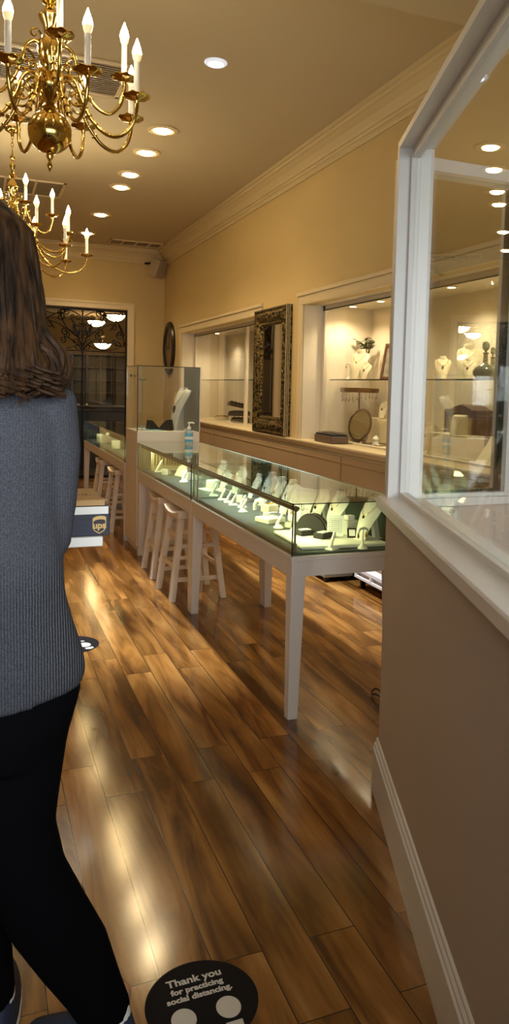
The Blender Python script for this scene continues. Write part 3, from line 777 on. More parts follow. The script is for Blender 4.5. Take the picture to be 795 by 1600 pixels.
def bust_fn(h=.2, mname='leather', slim=False, jewel='gold'):
    def fn():
        t = thing('necklace_bust', '', 'jewelry display')
        k = h/.2; b = BM()
        if slim: prof = [(.0,.2,.022),(.002,.185,.024),(.004,.172,.045),(.012,.155,.05),(.03,.12,.046),(.045,.08,.038),(.056,.04,.03),(.066,.0,.024)]
        else: prof = [(-.004,.2,.028),(.0,.188,.03),(.002,.178,.034),(.006,.168,.062),(.014,.15,.07),(.034,.115,.066),(.05,.08,.054),(.062,.045,.044),(.07,.0,.034)]
        sheet(b, [(f_*k, z*k, w_*k) for f_, z, w_ in prof], 0, .45, 12)
        finish('bib', b, M[mname], t, smooth=True)
        nk = BM(); nk.lathe([(0,.195*k),(.026*k,.198*k),(.029*k,.19*k),(.03*k,.172*k),(.0,.168*k)], 20, (-.018*k,0,0), sx=.8)
        finish('neck_block', nk, M[mname], t, smooth=True)
        st = BM(); st.prism([(-.02*k,.17*k),(-.005*k,.165*k),(-.03*k,0),(-.06*k,0)], lambda a,c_,tt: (a,tt,c_), -.012*k, .012*k)
        st.box(-.06*k, .07*k, -.03*k, .03*k, 0, .004)
        finish('easel', st, M[mname], t)
        pts = []
        for i in range(15):
            u = -1+2*i/14; z = (.172-.055*(1-u*u))*k
            f_ = .004+(.178*k-z)/k*.45; wy = u*.05*(1 if not slim else .72)*k
            pts.append((f_*k+.004-.45*abs(wy)*abs(u)*.8, wy, z))
        necklace(pts, t, .0012, jewel)
        return t
    return fn
def ring_stand_fn(sq=False):
    def fn():
        t = thing('ring_stand', '', 'ring stand')
        b = BM()
        if sq: b.taper((0,0,0),(.028,.022),(0,0,.008),(.024,.018))
        else: b.lathe([(0,0),(.026,0),(.027,.004),(.02,.010),(.01,.02),(0,.022)], 20)
        finish('base', b, M['leather'], t, smooth=not sq)
        f_ = BM(); f_.tube([(-.012,0,.006),(-.002,0,.03),(.012,0,.055),(.018,0,.07),(.02,0,.076)], [.0085,.0085,.0075,.006,.003], 12)
        finish('finger', f_, M['leather'], t, smooth=True)
        rg = BM(); rg.tube([(.004+.0095*math.cos(a)*.4, .0095*math.sin(a), .042+.0095*math.cos(a)*-.35) for a in [2*PI*i/14 for i in range(14)]], .0013, 5, closed=True)
        finish('ring', rg, M['gold'], t, smooth=True)
        return t
    return fn
def tee_fn(h=.11):
    def fn():
        t = thing('earring_stand', '', 'earring stand')
        finish('base', BM().lathe([(0,0),(.022,0),(.022,.004),(.008,.02),(.004,.035),(0,.035)], 18), M['leather'], t, smooth=True)
        finish('stem', BM().tube([(0,0,.02),(0,0,h)], .003, 8), M['leather'], t, smooth=True)
        c_ = BM(); c_.tube([(0,-.026,h-.012),(0,-.024,h),(0,-.012,h+.006),(0,.012,h+.006),(0,.024,h),(0,.026,h-.012)], .0055, 10)
        finish('crossbar', c_, M['leather'], t, smooth=True)
        for s_ in (-1, 1):
            finish('earring', BM().lathe([(0,-.032),(.006,-.024),(.004,-.012),(.0015,0),(0,0)], 8, (.004, s_*.024, h-.008)), M['gold'], t, smooth=True)
        return t
    return fn
def ramp_fn(L=.12, W=.05, H=.05):
    def fn():
        t = thing('bracelet_ramp', '', 'bracelet display')
        b = BM(); b.prism([(-L/2,0),(L/2,0),(L/2,.006),(L/4,.012+H*.2),(-L/2,H)], lambda a,c_,tt: (a,tt,c_), -W/2, W/2)
        finish('ramp', b, M['leather'], t, bevel=.003)
        r = BM(); r.tube([(-L/2+.01,0,H+.001),(0,0,H*.52+.01),(L/4,0,.014+H*.2),(L/2-.01,0,.009)], .0022, 6)
        finish('bracelet', r, M['silver'], t, smooth=True)
        return t
    return fn
B_big = Kind(bust_fn(.205)); B_slim = Kind(bust_fn(.19, slim=True)); B_sm = Kind(bust_fn(.13, jewel='silver')); B_grey = Kind(bust_fn(.19, 'greyb', jewel='silver'))
R_rd = Kind(ring_stand_fn()); R_sq = Kind(ring_stand_fn(True)); T_s = Kind(tee_fn(.085)); T_t = Kind(tee_fn(.12)); RA = Kind(ramp_fn()); RB = Kind(ramp_fn(.16,.035,.03))
D = .7225
FC = PI+.2      # facing the customer side, turned toward the door
# near case
t = thing('display_pad', 'flat white leatherette pad at the near end of the nearest showcase', 'display pad', (0,0,D))
pd = BM(); pd.prism([(1.285,3.085),(1.70,3.062),(1.70,3.29),(1.62,3.46),(1.30,3.48)], lambda a,b_,tt: (a,b_,tt), 0, .018)
finish('pad', pd, M['leather'], t, bevel=.007)
P_ = D+.0185
B_big('large white necklace bust at the near right end of the nearest case', (1.655, 3.17, P_), FC, 'busts in the nearest case', .93)
B_big('white necklace bust just behind the gift box in the nearest case', (1.61, 3.42, P_), FC, 'busts in the nearest case', .92)
B_slim('slim white necklace bust third from the near end of the nearest case', (1.60, 3.60, D), FC, 'busts in the nearest case', 1.02)
B_big('white bust behind the semicircular black bracelet stand', (1.61, 4.05, D), FC, 'busts in the nearest case', .93)
B_slim('slim white bust beside the far end of the curved collar display', (1.60, 4.2, D), FC, 'busts in the nearest case', 1.0)
B_grey('bluish grey necklace bust standing mid-length in the nearest case', (1.60, 4.36, D), FC, None, 1.05)
B_big('white bust near the far seam of the nearest case, behind the ring stands', (1.60, 4.60, D), FC-.3, 'busts in the nearest case', .8)
t = thing('collar_display', 'wide curved white collar display between the busts of the nearest case', 'jewelry display', (1.58, 3.80, D), PI+.25)
b = BM(); sheet(b, [(-.01,.175,.085),(.004,.17,.1),(.03,.14,.105),(.05,.09,.1),(.06,.04,.09),(.064,0,.08)], 0, .35, 14)
finish('panel', b, M['leather'], t, smooth=True)
for q in range(4):
    pts = [(.012+.012*q+.004+.45*0, u*.09, .165-.03*q) for u in (-1,-.5,0,.5,1)]
    pts = [(p[0]-.35*.1*(p[1]/.1)**2+.004, p[1], p[2]-.0) for p in pts]
    finish('necklace', BM().tube(pts, .0012, 5), M['gold'], t)
T_t('tall white earring stand near the corner post of the nearest case', (1.42, 3.52, D), PI, 'earring stands', 1.0)
T_s('white cone earring stand at the near right corner of the nearest case', (1.562, 3.05, D), PI/2+.3, 'earring stands', 1.0)
R_sq('square-based white ring stand in front of the price card', (1.425, 3.078, D), PI/6, 'ring stands', 1.0)
R_rd('round white ring stand beside the bronze post, near pad', (1.379, 3.62, D), -.3, 'ring stands', 1.0)
R_rd('round white ring stand halfway along the nearest case', (1.365, 4.15, D), .0, 'ring stands', 1.0)
for i, (x, y) in enumerate(((1.388,4.636),(1.395,4.53),(1.392,4.42),(1.416,4.32))):
    R_sq(['white ring stand nearest the seam, first of the row of four','second white ring stand of the row of four','third white ring stand of the row of four','fourth white ring stand of the row, nearest the camera'][i], (x, y, D), -.2, 'row of white ring stands', .95)
RB('long low white bracelet ramp beside the ring tray', (1.47, 3.68, D), 1.0, 'bracelet ramps', 1.0)
RB('long low white bracelet ramp behind the ring tray', (1.475, 3.98, D), .8, 'bracelet ramps', 1.0)
RA('bluish lit wide white ramp behind the row of ring stands', (1.50, 4.53, D), .6, 'bracelet ramps', .95)
# small tray with rings
t = thing('ring_tray', 'small square white tray of rings in the nearest case', 'ring tray', (1.40, 3.80, D), .35)
finish('tray', BM().box(-.06, .06, -.055, .055, 0, .028), M['leather'], t, bevel=.005)
for i in range(3):
    for j in range(3):
        finish('ring', BM().tube([(-.035+.035*i, -.03+.03*j+.009*math.cos(a), .033+.009*math.sin(a)) for a in [2*PI*q/12 for q in range(12)]], .0018, 5, closed=True), M['silver'], t)
# cube and arch props
t = thing('watch_arch', 'white arched display standing behind the round ring stand', 'jewelry display', (1.47, 4.18, D), .5)
a_ = BM(); a_.tube([(0,-.03,0),(0,-.031,.03),(0,-.02,.052),(0,0,.06),(0,.02,.052),(0,.031,.03),(0,.03,0)], .012, 10)
finish('arch', a_, M['leather'], t, smooth=True)
t = thing('riser_block', 'small cream riser block with rings in the middle of the nearest case', 'riser', (1.51, 4.10, D), .3)
finish('block', BM().box(-.035,.035,-.03,.03,0,.045), M['linen'], t, bevel=.003); finish('ring_slot', BM().box(-.02,.02,-.004,.004,.045,.055), M['gold'], t)
# semicircular bracelet stand and boxes
t = thing('bracelet_stand', 'dark semicircular bracelet stand near the corner post', 'bracelet display', (1.47, 3.40, P_), .6)
pr = [(.085*math.cos(a), .085*math.sin(a)) for a in [PI*i/16 for i in range(17)]]
finish('half_drum', BM().prism(pr, lambda a,b_,tt: (tt,a,b_), -.022, .022), M['velvet'], t, bevel=.002)
for q in (-.012, 0, .012):
    finish('bangle', BM().tube([(q, .088*math.cos(a), .088*math.sin(a)) for a in [PI*(.06+.88*i/16) for i in range(17)]], .0022, 6), M['silver'], t)
def jb():
    t = thing('jewelry_box', '', 'box')
    finish('box_body', BM().box(-.04,.04,-.03,.03,0,.026), M['velvet'], t, bevel=.005)
    finish('box_cushion', BM().box(-.026,.026,-.018,.018,.0262,.029), M['leather'], t)
    return t
JB = Kind(jb)
JB('black jewellery box with white cushion on the near pad', (1.455, 3.24, P_), .5, 'black jewellery boxes', 1.0)
JB('black jewellery box behind the other, beside the bronze post', (1.40, 3.33, P_), .2, 'black jewellery boxes', .95)
t = thing('price_card', 'tilted white printed card standing on the near pad', 'card', (1.515, 3.24, P_+.003), PI+1.15)
MR = Matrix.Rotation(-.3, 4, 'Y')
finish('card', BM().box(0,.006,-.038,.038,0,.098, MR), M['paper'], t)
ln = BM()
for q in range(6): ln.box(.0062,.0068,-.024+.003*(q%2),.022,.026+q*.009,.029+q*.009, MR)
ln.box(.0062,.0067,-.028,-.0265,.02,.08, MR); ln.box(.0062,.0067,.0265,.028,.02,.08, MR); ln.box(.0062,.0067,-.028,.028,.08,.0815, MR); ln.box(.0062,.0067,-.028,.028,.0185,.02, MR)
finish('print', ln, mat('grey_print', rgb(150,150,140), .7), t)
t = thing('gift_box', 'small white lidded gift box behind the printed card', 'box', (1.61, 3.29, P_), .2)
finish('box_body', BM().taper((0,0,0),(.024,.024),(0,0,.07),(.032,.03)), M['leather'], t, bevel=.004); finish('lid', BM().box(-.02,.02,-.018,.018,.07,.092), M['leather'], t, bevel=.003)
t = thing('picture_card', 'small black framed card leaning beside the printed card', 'card', (1.585, 3.205, P_), PI+1.3)
finish('card_frame', BM().box(0,.006,-.022,.022,0,.045, MR), M['velvet'], t); finish('card_insert', BM().box(.0062,.007,-.014,.014,.008,.037, MR), M['paper'], t)
t = thing('jewelry_clamp', 'small white clamp stand with a bangle near the bronze tube', 'jewelry display', (1.50, 3.62, D), PI)
finish('stem', BM().tube([(0,0,0),(0,0,.1)], .004, 8), M['leather'], t); finish('base', BM().lathe([(0,0),(.02,0),(.02,.005),(0,.01)], 16), M['leather'], t)
for q in (-1, 1): finish('bangle', BM().tube([(.0, q*.018+.014*math.cos(a), .105+.018*math.sin(a)) for a in [2*PI*i/14 for i in range(14)]], .002, 6, closed=True), M['silver'], t, smooth=True)

# middle case
B_sm('small bluish bust just past the seam in the middle case', (1.53, 5.02, D), FC, 'busts in the middle case', 1.1)
B_big('white bust at the back of the middle case near the seam', (1.60, 4.93, D), FC, 'busts in the middle case', .85)
B_slim('slim bust in the middle case, seen through its glass top', (1.58, 5.30, D), FC, 'busts in the middle case', .95)
t = thing('bangle_roll', 'round white bangle roll on a tray past the seam', 'jewelry display', (1.46, 5.12, D), .3)
finish('drum', BM().lathe([(0,0),(.04,0),(.042,.006),(.04,.06),(.036,.065),(0,.066)], 24), M['leather'], t, smooth=True); finish('tray', BM().box(-.07,.07,-.08,.08,-.0004,.004), M['leather'], t)
R_sq('white ring stand just past the seam in the middle case', (1.385, 4.82, D), -.3, 'ring stands', 1.0)
R_rd('leaning white finger stand in the middle case', (1.37, 5.55, D), .3, 'ring stands', 1.2)
RA('white ramp lying in the middle case, second from the tower', (1.36, 6.07, D), 1.1, 'bracelet ramps', 1.0)
RA('white ramp in the middle of the middle case', (1.47, 5.70, D), .5, 'bracelet ramps', 1.3)
R_sq('white ring stand nearest the tower in the middle case', (1.34, 6.26, D), -.2, 'ring stands', 1.3)
t = thing('display_easel', 'rounded cream display easel in the middle case', 'jewelry display', (1.43, 5.93, D), FC)
e = BM(); pr = [(-.07,0),(.07,0)]+[(.07*math.cos(a), .05+.035*math.sin(a)) for a in [PI*i/10 for i in range(11)]]
e.prism(pr, lambda a,b_,tt: (tt-b_*.5, a, b_), 0, .01); finish('board', e, M['linen'], t); finish('easel_leg', BM().box(-.05,-.04,-.01,.01,0,.07), M['linen'], t)
t = thing('riser_block', 'cream riser block between the easel and the seam', 'riser', (1.50, 6.06, D), .2)
finish('block', BM().box(-.035,.035,-.03,.03,0,.06), M['linen'], t, bevel=.003)
t = thing('chain_rack', 'low rack of gold chains at the far end of the middle case', 'jewelry display', (1.50, 6.36, D))
finish('rack_panel', BM().box(-.2,.2,-.02,.02,0,.15), M['linen'], t, bevel=.003)
c_ = BM()
for i in range(16): c_.tube([(-.18+i*.024, -.024, .14),(-.176+i*.024+random.uniform(-.005,.005), -.026, .09),(-.18+i*.024, -.024, .045)], .004, 6)
finish('chains', c_, M['gold'], t)
# far case
RA('cream ramp in the farthest case, under the gate', (1.42, 9.45, D), .4, 'bracelet ramps', 2.2)
B_sm('small bust in the farthest case beside the cream ramp', (1.45, 9.75, D), FC, 'busts in the farthest case', 1.1)
RA('cream ramp in the farthest case, nearest the tower', (1.40, 8.65, D), 1.2, 'bracelet ramps', 1.9)
B_sm('small bust in the farthest case nearest the tower', (1.5, 8.2, D), FC, 'busts in the farthest case', 1.2)

# tower contents
t = thing('necklace_bust', 'tall grey curved necklace bust inside the glass tower', 'jewelry display', (1.60, 6.80, 1.031), FC+.2)
b = BM(); sheet(b, [(-.07,.375,.035),(-.068,.36,.04),(-.05,.35,.085),(-.03,.32,.092),(.0,.25,.08),(.025,.17,.062),(.04,.09,.05),(.05,0,.045)], 0, .5, 14, .008)
finish('bib', b, M['greyb'], t, smooth=True)
bk = BM(); bk.prism([(-.085,.37),(-.06,.37),(-.035,.31),(-.005,.24),(.02,.16),(.035,.08),(.045,0),(-.07,0),(-.06,.1),(-.065,.2),(-.08,.29)], lambda a,c2_,tt: (a,tt,c2_), -.03, .03)
finish('stand', bk, M['greyb'], t, smooth=False)
finish('necklace', BM().tube([(-.05+.002,-.07,.345),(-.02,-.05,.30),(.006,-.02,.245),(.012,0,.225),(.006,.02,.245),(-.02,.05,.30),(-.048,.07,.345)], .002, 6), M['gold'], t, smooth=True)
finish('pendant', BM().lathe([(0,-.06),(.014,-.04),(.016,0),(.01,.02),(0,.03)], 12, (.018,0,.19)), M['gem'], t, smooth=True)
def blackstand():
    t = thing('velvet_stand', '', 'jewelry display')
    b = BM(); b.prism([(-.06,0),(.06,0),(.055,.01),(-.02,.085),(-.045,.09)], lambda a,c2_,tt: (a,tt,c2_), -.035, .035)
    finish('slope', b, M['velvet'], t, bevel=.004); finish('brooch', BM().lathe([(0,.0),(.014,.003),(.012,.008),(0,.01)], 12, (.015,0,.05)), M['gem'], t, smooth=True)
    return t
BS = Kind(blackstand)
BS('black velvet slope stand in the tower beside the tall bust', (1.50, 6.76, 1.031), 2.4, None, 1.05)
BS('black velvet stand at the left of the tower, on blue cloth', (1.40, 6.82, 1.036), .4, None, .9)
t = finish('cloth_pad', BM().box(1.28,1.46,6.70,6.92,1.0305,1.035), mat('pale_blue_cloth', rgb(120,170,186), .7), bevel=.001); tag(t, 'pale blue cloth pad lying on the floor of the glass tower', 'cloth')
t = thing('earring_stand', 'slender metal earring tree in the left of the glass tower', 'earring stand', (1.29, 6.72, 1.031))
finish('stem', BM().tube([(0,0,0),(0,0,.42)], .003, 8), M['steel'], t); finish('base', BM().lathe([(0,0),(.03,0),(.03,.004),(0,.008)], 20), M['steel'], t)
finish('crown', BM().lathe([(.0,.42),(.03,.43),(.034,.44),(0,.445)], 16), M['steel'], t)

# ------------------------------------------------------------ hand sanitizer on the case
t = thing('sanitizer_bottle', 'clear hand sanitizer pump bottle with blue label on the showcase top', 'bottle', (1.60, 6.33, .941))
bt = BM(); bt.lathe([(0,0),(.031,0),(.034,.006),(.034,.095),(.03,.108),(.014,.118),(.013,.125),(0,.125)], 24, sy=.7)
finish('bottle', bt, mat('sanitizer_clear', rgb(214,232,236), .1, trans=.6), t, smooth=True)
lb = BM(); lb.lathe([(.0345,.02),(.0347,.021),(.0347,.089),(.0345,.09)], 24, sy=.72)
finish('label', lb, mat('label_blue', rgb(92,168,196), .4), t, smooth=True)
lw = BM(); lw.lathe([(.0352,.04),(.0354,.041),(.0354,.062),(.0352,.063)], 24, sy=.73); finish('label_band', lw, M['paper'], t)
pm = BM(); pm.lathe([(0,.125),(.016,.125),(.016,.142),(.006,.145),(.005,.17),(.012,.172),(.012,.182),(0,.183)], 18); pm.tube([(0,0,.177),(.03,0,.178),(.042,0,.172)], .0055, 8)
finish('pump', pm, M['paper'], t, smooth=True)

# ------------------------------------------------------------ niche contents
LG = .9855
def cush_tray():
    t = thing('ring_tray', '', 'ring tray')
    finish('tray_body', BM().box(-.13,.13,-.1,.1,0,.045), mat('tray_brown', rgb(96,76,58), .5), t, bevel=.004)
    finish('tray_insert', BM().box(-.12,.12,-.09,.09,.045,.056), M['velvet'], t)
    r = BM()
    for i in range(8):
        for j in range(4):
            x, y = -.1+.028*i, -.066+.044*j
            r.tube([(x+.008*math.cos(a), y, .06+.008*math.sin(a)) for a in [2*PI*q/8 for q in range(8)]], .002, 4, closed=True)
    o = finish('rings', r, M['silver'], t); o['kind'] = 'stuff'
    return t
CT = Kind(cush_tray)
o = CT('large black velvet ring tray on the ledge, by the oval mirror', (2.685, 5.88, LG+.002), 1.54, 'velvet ring trays', (1.5,.72,1.3))
o = CT('small black velvet tray behind the large one on the ledge', (2.90, 6.1, LG+.001), 1.3, 'velvet ring trays', .35)
# trays in far niche
o = CT('lowest dark tray of the pile in the far niche', (2.98, 9.25, LG), 1.2, 'trays piled in the far niche', 1.1)
o = CT('dark tray lying across the pile in the far niche', (3.0, 9.35, LG+.082), .9, 'trays piled in the far niche', 1.0)
o = CT('topmost tilted dark tray in the far niche', (3.02, 9.55, LG+.185), 1.4, 'trays piled in the far niche', 1.0); o.rotation_euler = (.2, 0, 1.4)
t = thing('bracelet_pad', 'cream rolled bracelet pad in front of the piled trays', 'display pad', (2.95, 9.95, LG), 1.2)
finish('pad', BM().box(-.14,.14,-.09,.09,0,.05), M['linen'], t, bevel=.02)
rr_ = BM(); [rr_.tube([(-.12+.03*i,-.085,.05),(-.12+.03*i,0,.056),(-.12+.03*i,.085,.05)], .006, 6) for i in range(9)]
finish('bracelets', rr_, M['gold'], t)
# white items right half of far niche
t = thing('display_slope', 'white sloped display with small neck stand in the far niche, beside mirror', 'jewelry display', (2.98, 8.25, LG), PI)
b = BM(); b.prism([(-.1,0),(.1,0),(.1,.01),(-.08,.09),(-.1,.09)], lambda a,c2_,tt: (a,tt,c2_), -.16, .16); finish('slope', b, M['leather'], t, bevel=.004)
finish('neck', BM().lathe([(0,.09),(.05,.09),(.03,.12),(.035,.135),(0,.137)], 18, (-.06,.05,0)), M['leather'], t, smooth=True)
SH = 1.5155
B_lin = Kind(bust_fn(.27, 'linen')); B_lins = Kind(bust_fn(.13, 'linen'))
B_lin('cream necklace bust with pendant on the glass shelf under the plant', (2.97, 5.97, SH), PI+.5, 'cream busts in the right niche', .95)
B_lins('small cream bust on the glass shelf, right of the plant bust', (2.96, 5.83, SH+.0), PI+.6, 'cream busts in the right niche', 1.1)
T_n = Kind(tee_fn(.13)); T_n('small cream earring stand left of the plant on the glass shelf', (3.0, 6.24, SH), PI+.4, None, 1.05)
t = thing('ring_cone', 'pair of tiny white ring cones on the glass shelf beside the earring stand', 'ring stand', (2.98, 6.13, SH))
for q in (0, .05): finish('cone', BM().lathe([(0,0),(.018,0),(.016,.008),(.004,.05),(0,.055)], 14, (0,-q,0)), M['linen'], t, smooth=True)
# plant in a glass vase
t = thing('potted_plant', 'leafy sprigs in a clear vase behind the bust on the glass shelf', 'plant', (3.14, 6.16, SH))
finish('vase', BM().lathe([(0,0),(.04,0),(.045,.05),(.03,.12),(.022,.18),(.03,.21),(.026,.21),(.018,.18),(.026,.12),(0,.01)], 20), M['clear'], t, smooth=True)
stm = BM(); lf = BM()
for i in range(11):
    a = random.uniform(0, 2*PI); l_ = random.uniform(.10,.2); dx, dy = math.cos(a)*l_*.35, math.sin(a)*l_
    dy *= .8; pts = [(0,0,.04),(dx*.1,dy*.1,.2),(dx*.55,dy*.6,.27),(dx,dy*1.0,.29+random.uniform(0,.06))]; stm.tube(pts, .0022, 5)
    for q in range(5):
        u = .45+.14*q; p = Vector(pts[2]).lerp(Vector(pts[3]), max(0,(u-.45)/.56)); aa = random.uniform(0, 2*PI); d_ = Vector((math.cos(aa), math.sin(aa), .35))*.06; s_ = d_.cross(V(0,0,1)).normalized()*.017; up_ = V(0,0,.003)
        q0, q1, q2, q3 = p, p+d_*.5+s_, p+d_, p+d_*.5-s_
        tv = [lf.b.verts.new(x_) for x_ in (q0, q1+up_, q2, q3+up_)]; bv = [lf.b.verts.new(x_-V(0,0,.0015)) for x_ in (q0, q1+up_, q2, q3+up_)]
        lf.b.faces.new(tv); lf.b.faces.new(bv[::-1])
        for k in range(4): lf.b.faces.new((tv[k], bv[k], bv[(k+1)%4], tv[(k+1)%4]))
finish('stems', stm, M['stem'], t); finish('leaves', lf, M['leaf'], t)
# framed picture on shelf
t = thing('framed_picture', 'dark framed picture leaning on the glass shelf beside the white post', 'picture frame', (3.10, 5.66, SH+.001), PI+.2)
MR2 = Matrix.Rotation(.18, 4, 'Y')
f_ = BM(); w_, h_ = .11, .3
for a in ((-w_,-w_+.022,0,h_),(w_-.022,w_,0,h_)): f_.box(0,.02,a[0],a[1],a[2],a[3],MR2.inverted())
f_.box(0,.02,-w_,w_,0,.022,MR2.inverted()); f_.box(0,.02,-w_,w_,h_-.022,h_,MR2.inverted())
finish('frame', f_, M['walnut'], t); finish('picture', BM().box(.004,.01,-w_+.02,w_-.02,.02,h_-.02,MR2.inverted()), mat('sepia_print', rgb(150,140,120), .4, var=.5, vscale=18), t)
# earring carousel: brass crown on a stem
t = thing('earring_tree', 'bronze earring carousel with hanging crystal drops beneath the glass shelf', 'earring stand', (3.05, 6.11, LG))
finish('pole', BM().tube([(0,0,0),(0,0,.42)], .008, 10), M['bronze'], t); finish('base', BM().lathe([(0,0),(.07,0),(.07,.008),(.012,.02),(0,.02)], 24), M['bronze'], t, smooth=True)
cr = BM().lathe([(0,.42),(.16,.42),(.168,.425),(.17,.455),(.162,.46),(0,.458)], 36); finish('crown', cr, mat('bronze_filigree', rgb(120,84,44), .4, .8, bump=1, bscale=90), t, smooth=True)
dr = BM()
for i in range(26):
    a = 2*PI*i/26; x, y = .155*math.cos(a), .155*math.sin(a); l_ = random.uniform(.03,.075)
    dr.tube([(x,y,.42),(x,y,.42-l_)], .001, 4); dr.lathe([(0,-.018),(.006,-.01),(.004,0),(0,.003)], 6, (x,y,.42-l_))
finish('earrings', dr, M['silver'], t)
# oval table mirror
t = thing('table_mirror', 'tilted oval gold-framed table mirror on the ledge', 'mirror', (2.94, 5.86, LG), PI+.55)
MM = Matrix.Translation((0,0,.15)) @ Matrix.Rotation(-.25, 4, 'Y') @ Matrix.Rotation(PI/2, 4, 'Y')
finish('mirror_frame', BM().lathe([(.125,-.008),(.138,-.008),(.142,.0),(.138,.01),(.125,.012)], 40, M=MM, sx=1.0, sy=.8), M['bronze'], t, smooth=True)
finish('mirror_glass', BM().lathe([(0,.004),(.127,.004),(.127,-.004),(0,-.004)], 40, M=MM, sx=1.0, sy=.8), M['mirror'], t)
finish('foot', BM().lathe([(0,0),(.06,0),(.055,.01),(.015,.02),(.01,.04),(0,.04)], 24), M['bronze'], t, smooth=True)
# tray disc with figures
t = thing('round_plate', 'thin round gold plate with small white pieces on the ledge', 'plate', (2.945, 5.58, LG))
finish('plate', BM().lathe([(0,0),(.11,0),(.12,.008),(.118,.012),(.1,.006),(0,.006)], 32), M['bronze'], t, smooth=True)
finish('white_piece', BM().lathe([(0,.006),(.03,.006),(.02,.03),(.028,.05),(.01,.075),(0,.078)], 16), M['leather'], t, smooth=True)
def wbox(x, y, z, sx, sy, sz, label, rz=0, name='display_riser'):
    t = finish(name, BM().box(-sx,sx,-sy,sy,0,sz), M['linen'], bevel=.003, loc=(x,y,z), rot=(0,0,rz)); return tag(t, label, 'riser')
wbox(3.15, 5.87, LG, .085, .085, .21, 'cream riser box on the ledge behind the oval mirror')
wbox(3.15, 5.67, LG, .085, .1, .2, 'cream riser box on the ledge beside the white post')
B_lins('small cream bust on top of the riser box by the oval mirror', (3.13, 5.80, LG+.211), PI+.4, 'cream busts in the right niche', 1.1)
# through the partition glass
B_lins('wide low cream bust at the left of the shelf seen through partition glass', (2.99, 4.70, SH), PI+1.0, 'cream busts seen through the glass', 1.25)
B_lin('tall cream bust on the shelf seen through partition glass', (3.05, 4.48, SH), PI+.8, 'cream busts seen through the glass', .9)
B_lins('small round cream bust in front of the glass decanters', (2.95, 4.33, SH), PI+.8, 'cream busts seen through the glass', 1.05)
def decanter():
    t = thing('decanter', '', 'decanter')
    finish('bottle', BM().lathe([(0,0),(.07,0),(.095,.03),(.1,.06),(.085,.09),(.035,.115),(.02,.13),(.018,.2),(.028,.21),(0,.21)], 28), M['pewter'], t, smooth=True)
    finish('stopper', BM().lathe([(0,.205),(.012,.21),(.012,.225),(.03,.24),(.036,.265),(.03,.29),(.01,.3),(0,.3)], 18, sy=.5), M['pewter'], t, smooth=True)
    return t
DC = Kind(decanter)
DC('round grey glass decanter with stopper, front one on the shelf', (2.97, 4.17, SH), 0, 'grey glass decanters', .8)
DC('grey glass decanter standing behind the front one on the shelf', (3.12, 4.30, SH), .4, 'grey glass decanters', .72)
t = thing('easel_board', 'black upright board with a side handle on the shelf beside the decanters', 'board', (3.0, 3.92, SH))
finish('board', BM().box(-.01,.01,-.1,.1,0,.27), M['velvet'], t, bevel=.003); finish('handle', BM().tube([(0,.1,.08),(0,.125,.085),(0,.125,.17),(0,.1,.175)], .005, 8), M['black'], t)
B_lin('tall cream bust standing on the ledge at the left of the partition glass', (2.95, 4.80, LG), PI+.6, 'cream busts seen through the glass', .85)
wbox(2.97, 4.58, LG, .07, .11, .16, 'left cream riser box on the ledge beneath the curved stand')
wbox(2.97, 4.34, LG, .07, .1, .16, 'right cream riser box on the ledge beneath the curved stand')
t = thing('bracelet_stand', 'curved cream jewellery stand on top of the right riser box', 'jewelry display', (2.95, 4.40, LG+.161), PI+.7)
b = BM(); sheet(b, [(-.05,.0,.045),(-.045,.08,.045),(-.03,.12,.045),(-.005,.132,.045),(.02,.12,.045),(.035,.07,.05),(.045,0,.055)], 0, .02, 6, .006)
finish('curved_panel', b, M['linen'], t, smooth=True); finish('necklace', BM().tube([(.026,-.02,.105),(.034,-.012,.075),(.037,0,.065),(.034,.012,.075),(.026,.02,.105)], .0015, 5), M['gold'], t)
t = thing('jewelry_cabinet', 'small dark wooden jewellery cabinet with arched top, on the ledge', 'jewelry cabinet', (3.165, 4.60, LG), 0); t.scale = (1,.85,.9)
finish('cabinet_body', BM().prism([(-.24,0),(.24,0),(.24,.36),(.16,.36),(.08,.385),(0,.40),(-.08,.385),(-.16,.36),(-.24,.36)], lambda a,c2_,tt: (tt,a,c2_), -.08, .08), M['walnut'], t, bevel=.004)
for s_ in (-1, 1):
    dd = BM(); dd.box(-.088,-.08, .008 if s_ > 0 else -.21, .21 if s_ > 0 else -.008, .03, .34)
    o = finish('door', dd, M['walnut'], t, bevel=.003)
    finish('door_pane', BM().box(-.091,-.0885, s_*.04 if s_ > 0 else -.18, .18 if s_ > 0 else -.04, .07, .30), mat('pale_door_insert', rgb(170,148,108), .3), o)
t = thing('hand_display', 'triangular cream bust on the ledge at the right of partition glass', 'jewelry display', (2.95, 4.0, LG), PI+.5)
b = BM(); sheet(b, [(-.05,.24,.03),(-.045,.2,.04),(-.02,.12,.08),(.03,.03,.12),(.05,0,.13)], 0, .3, 12, .008); finish('bib', b, M['linen'], t, smooth=True)
finish('back', BM().prism([(-.06,.2),(-.04,.2),(.03,0),(-.09,0)], lambda a,c2_,tt: (a,tt,c2_), -.02, .02), M['linen'], t)

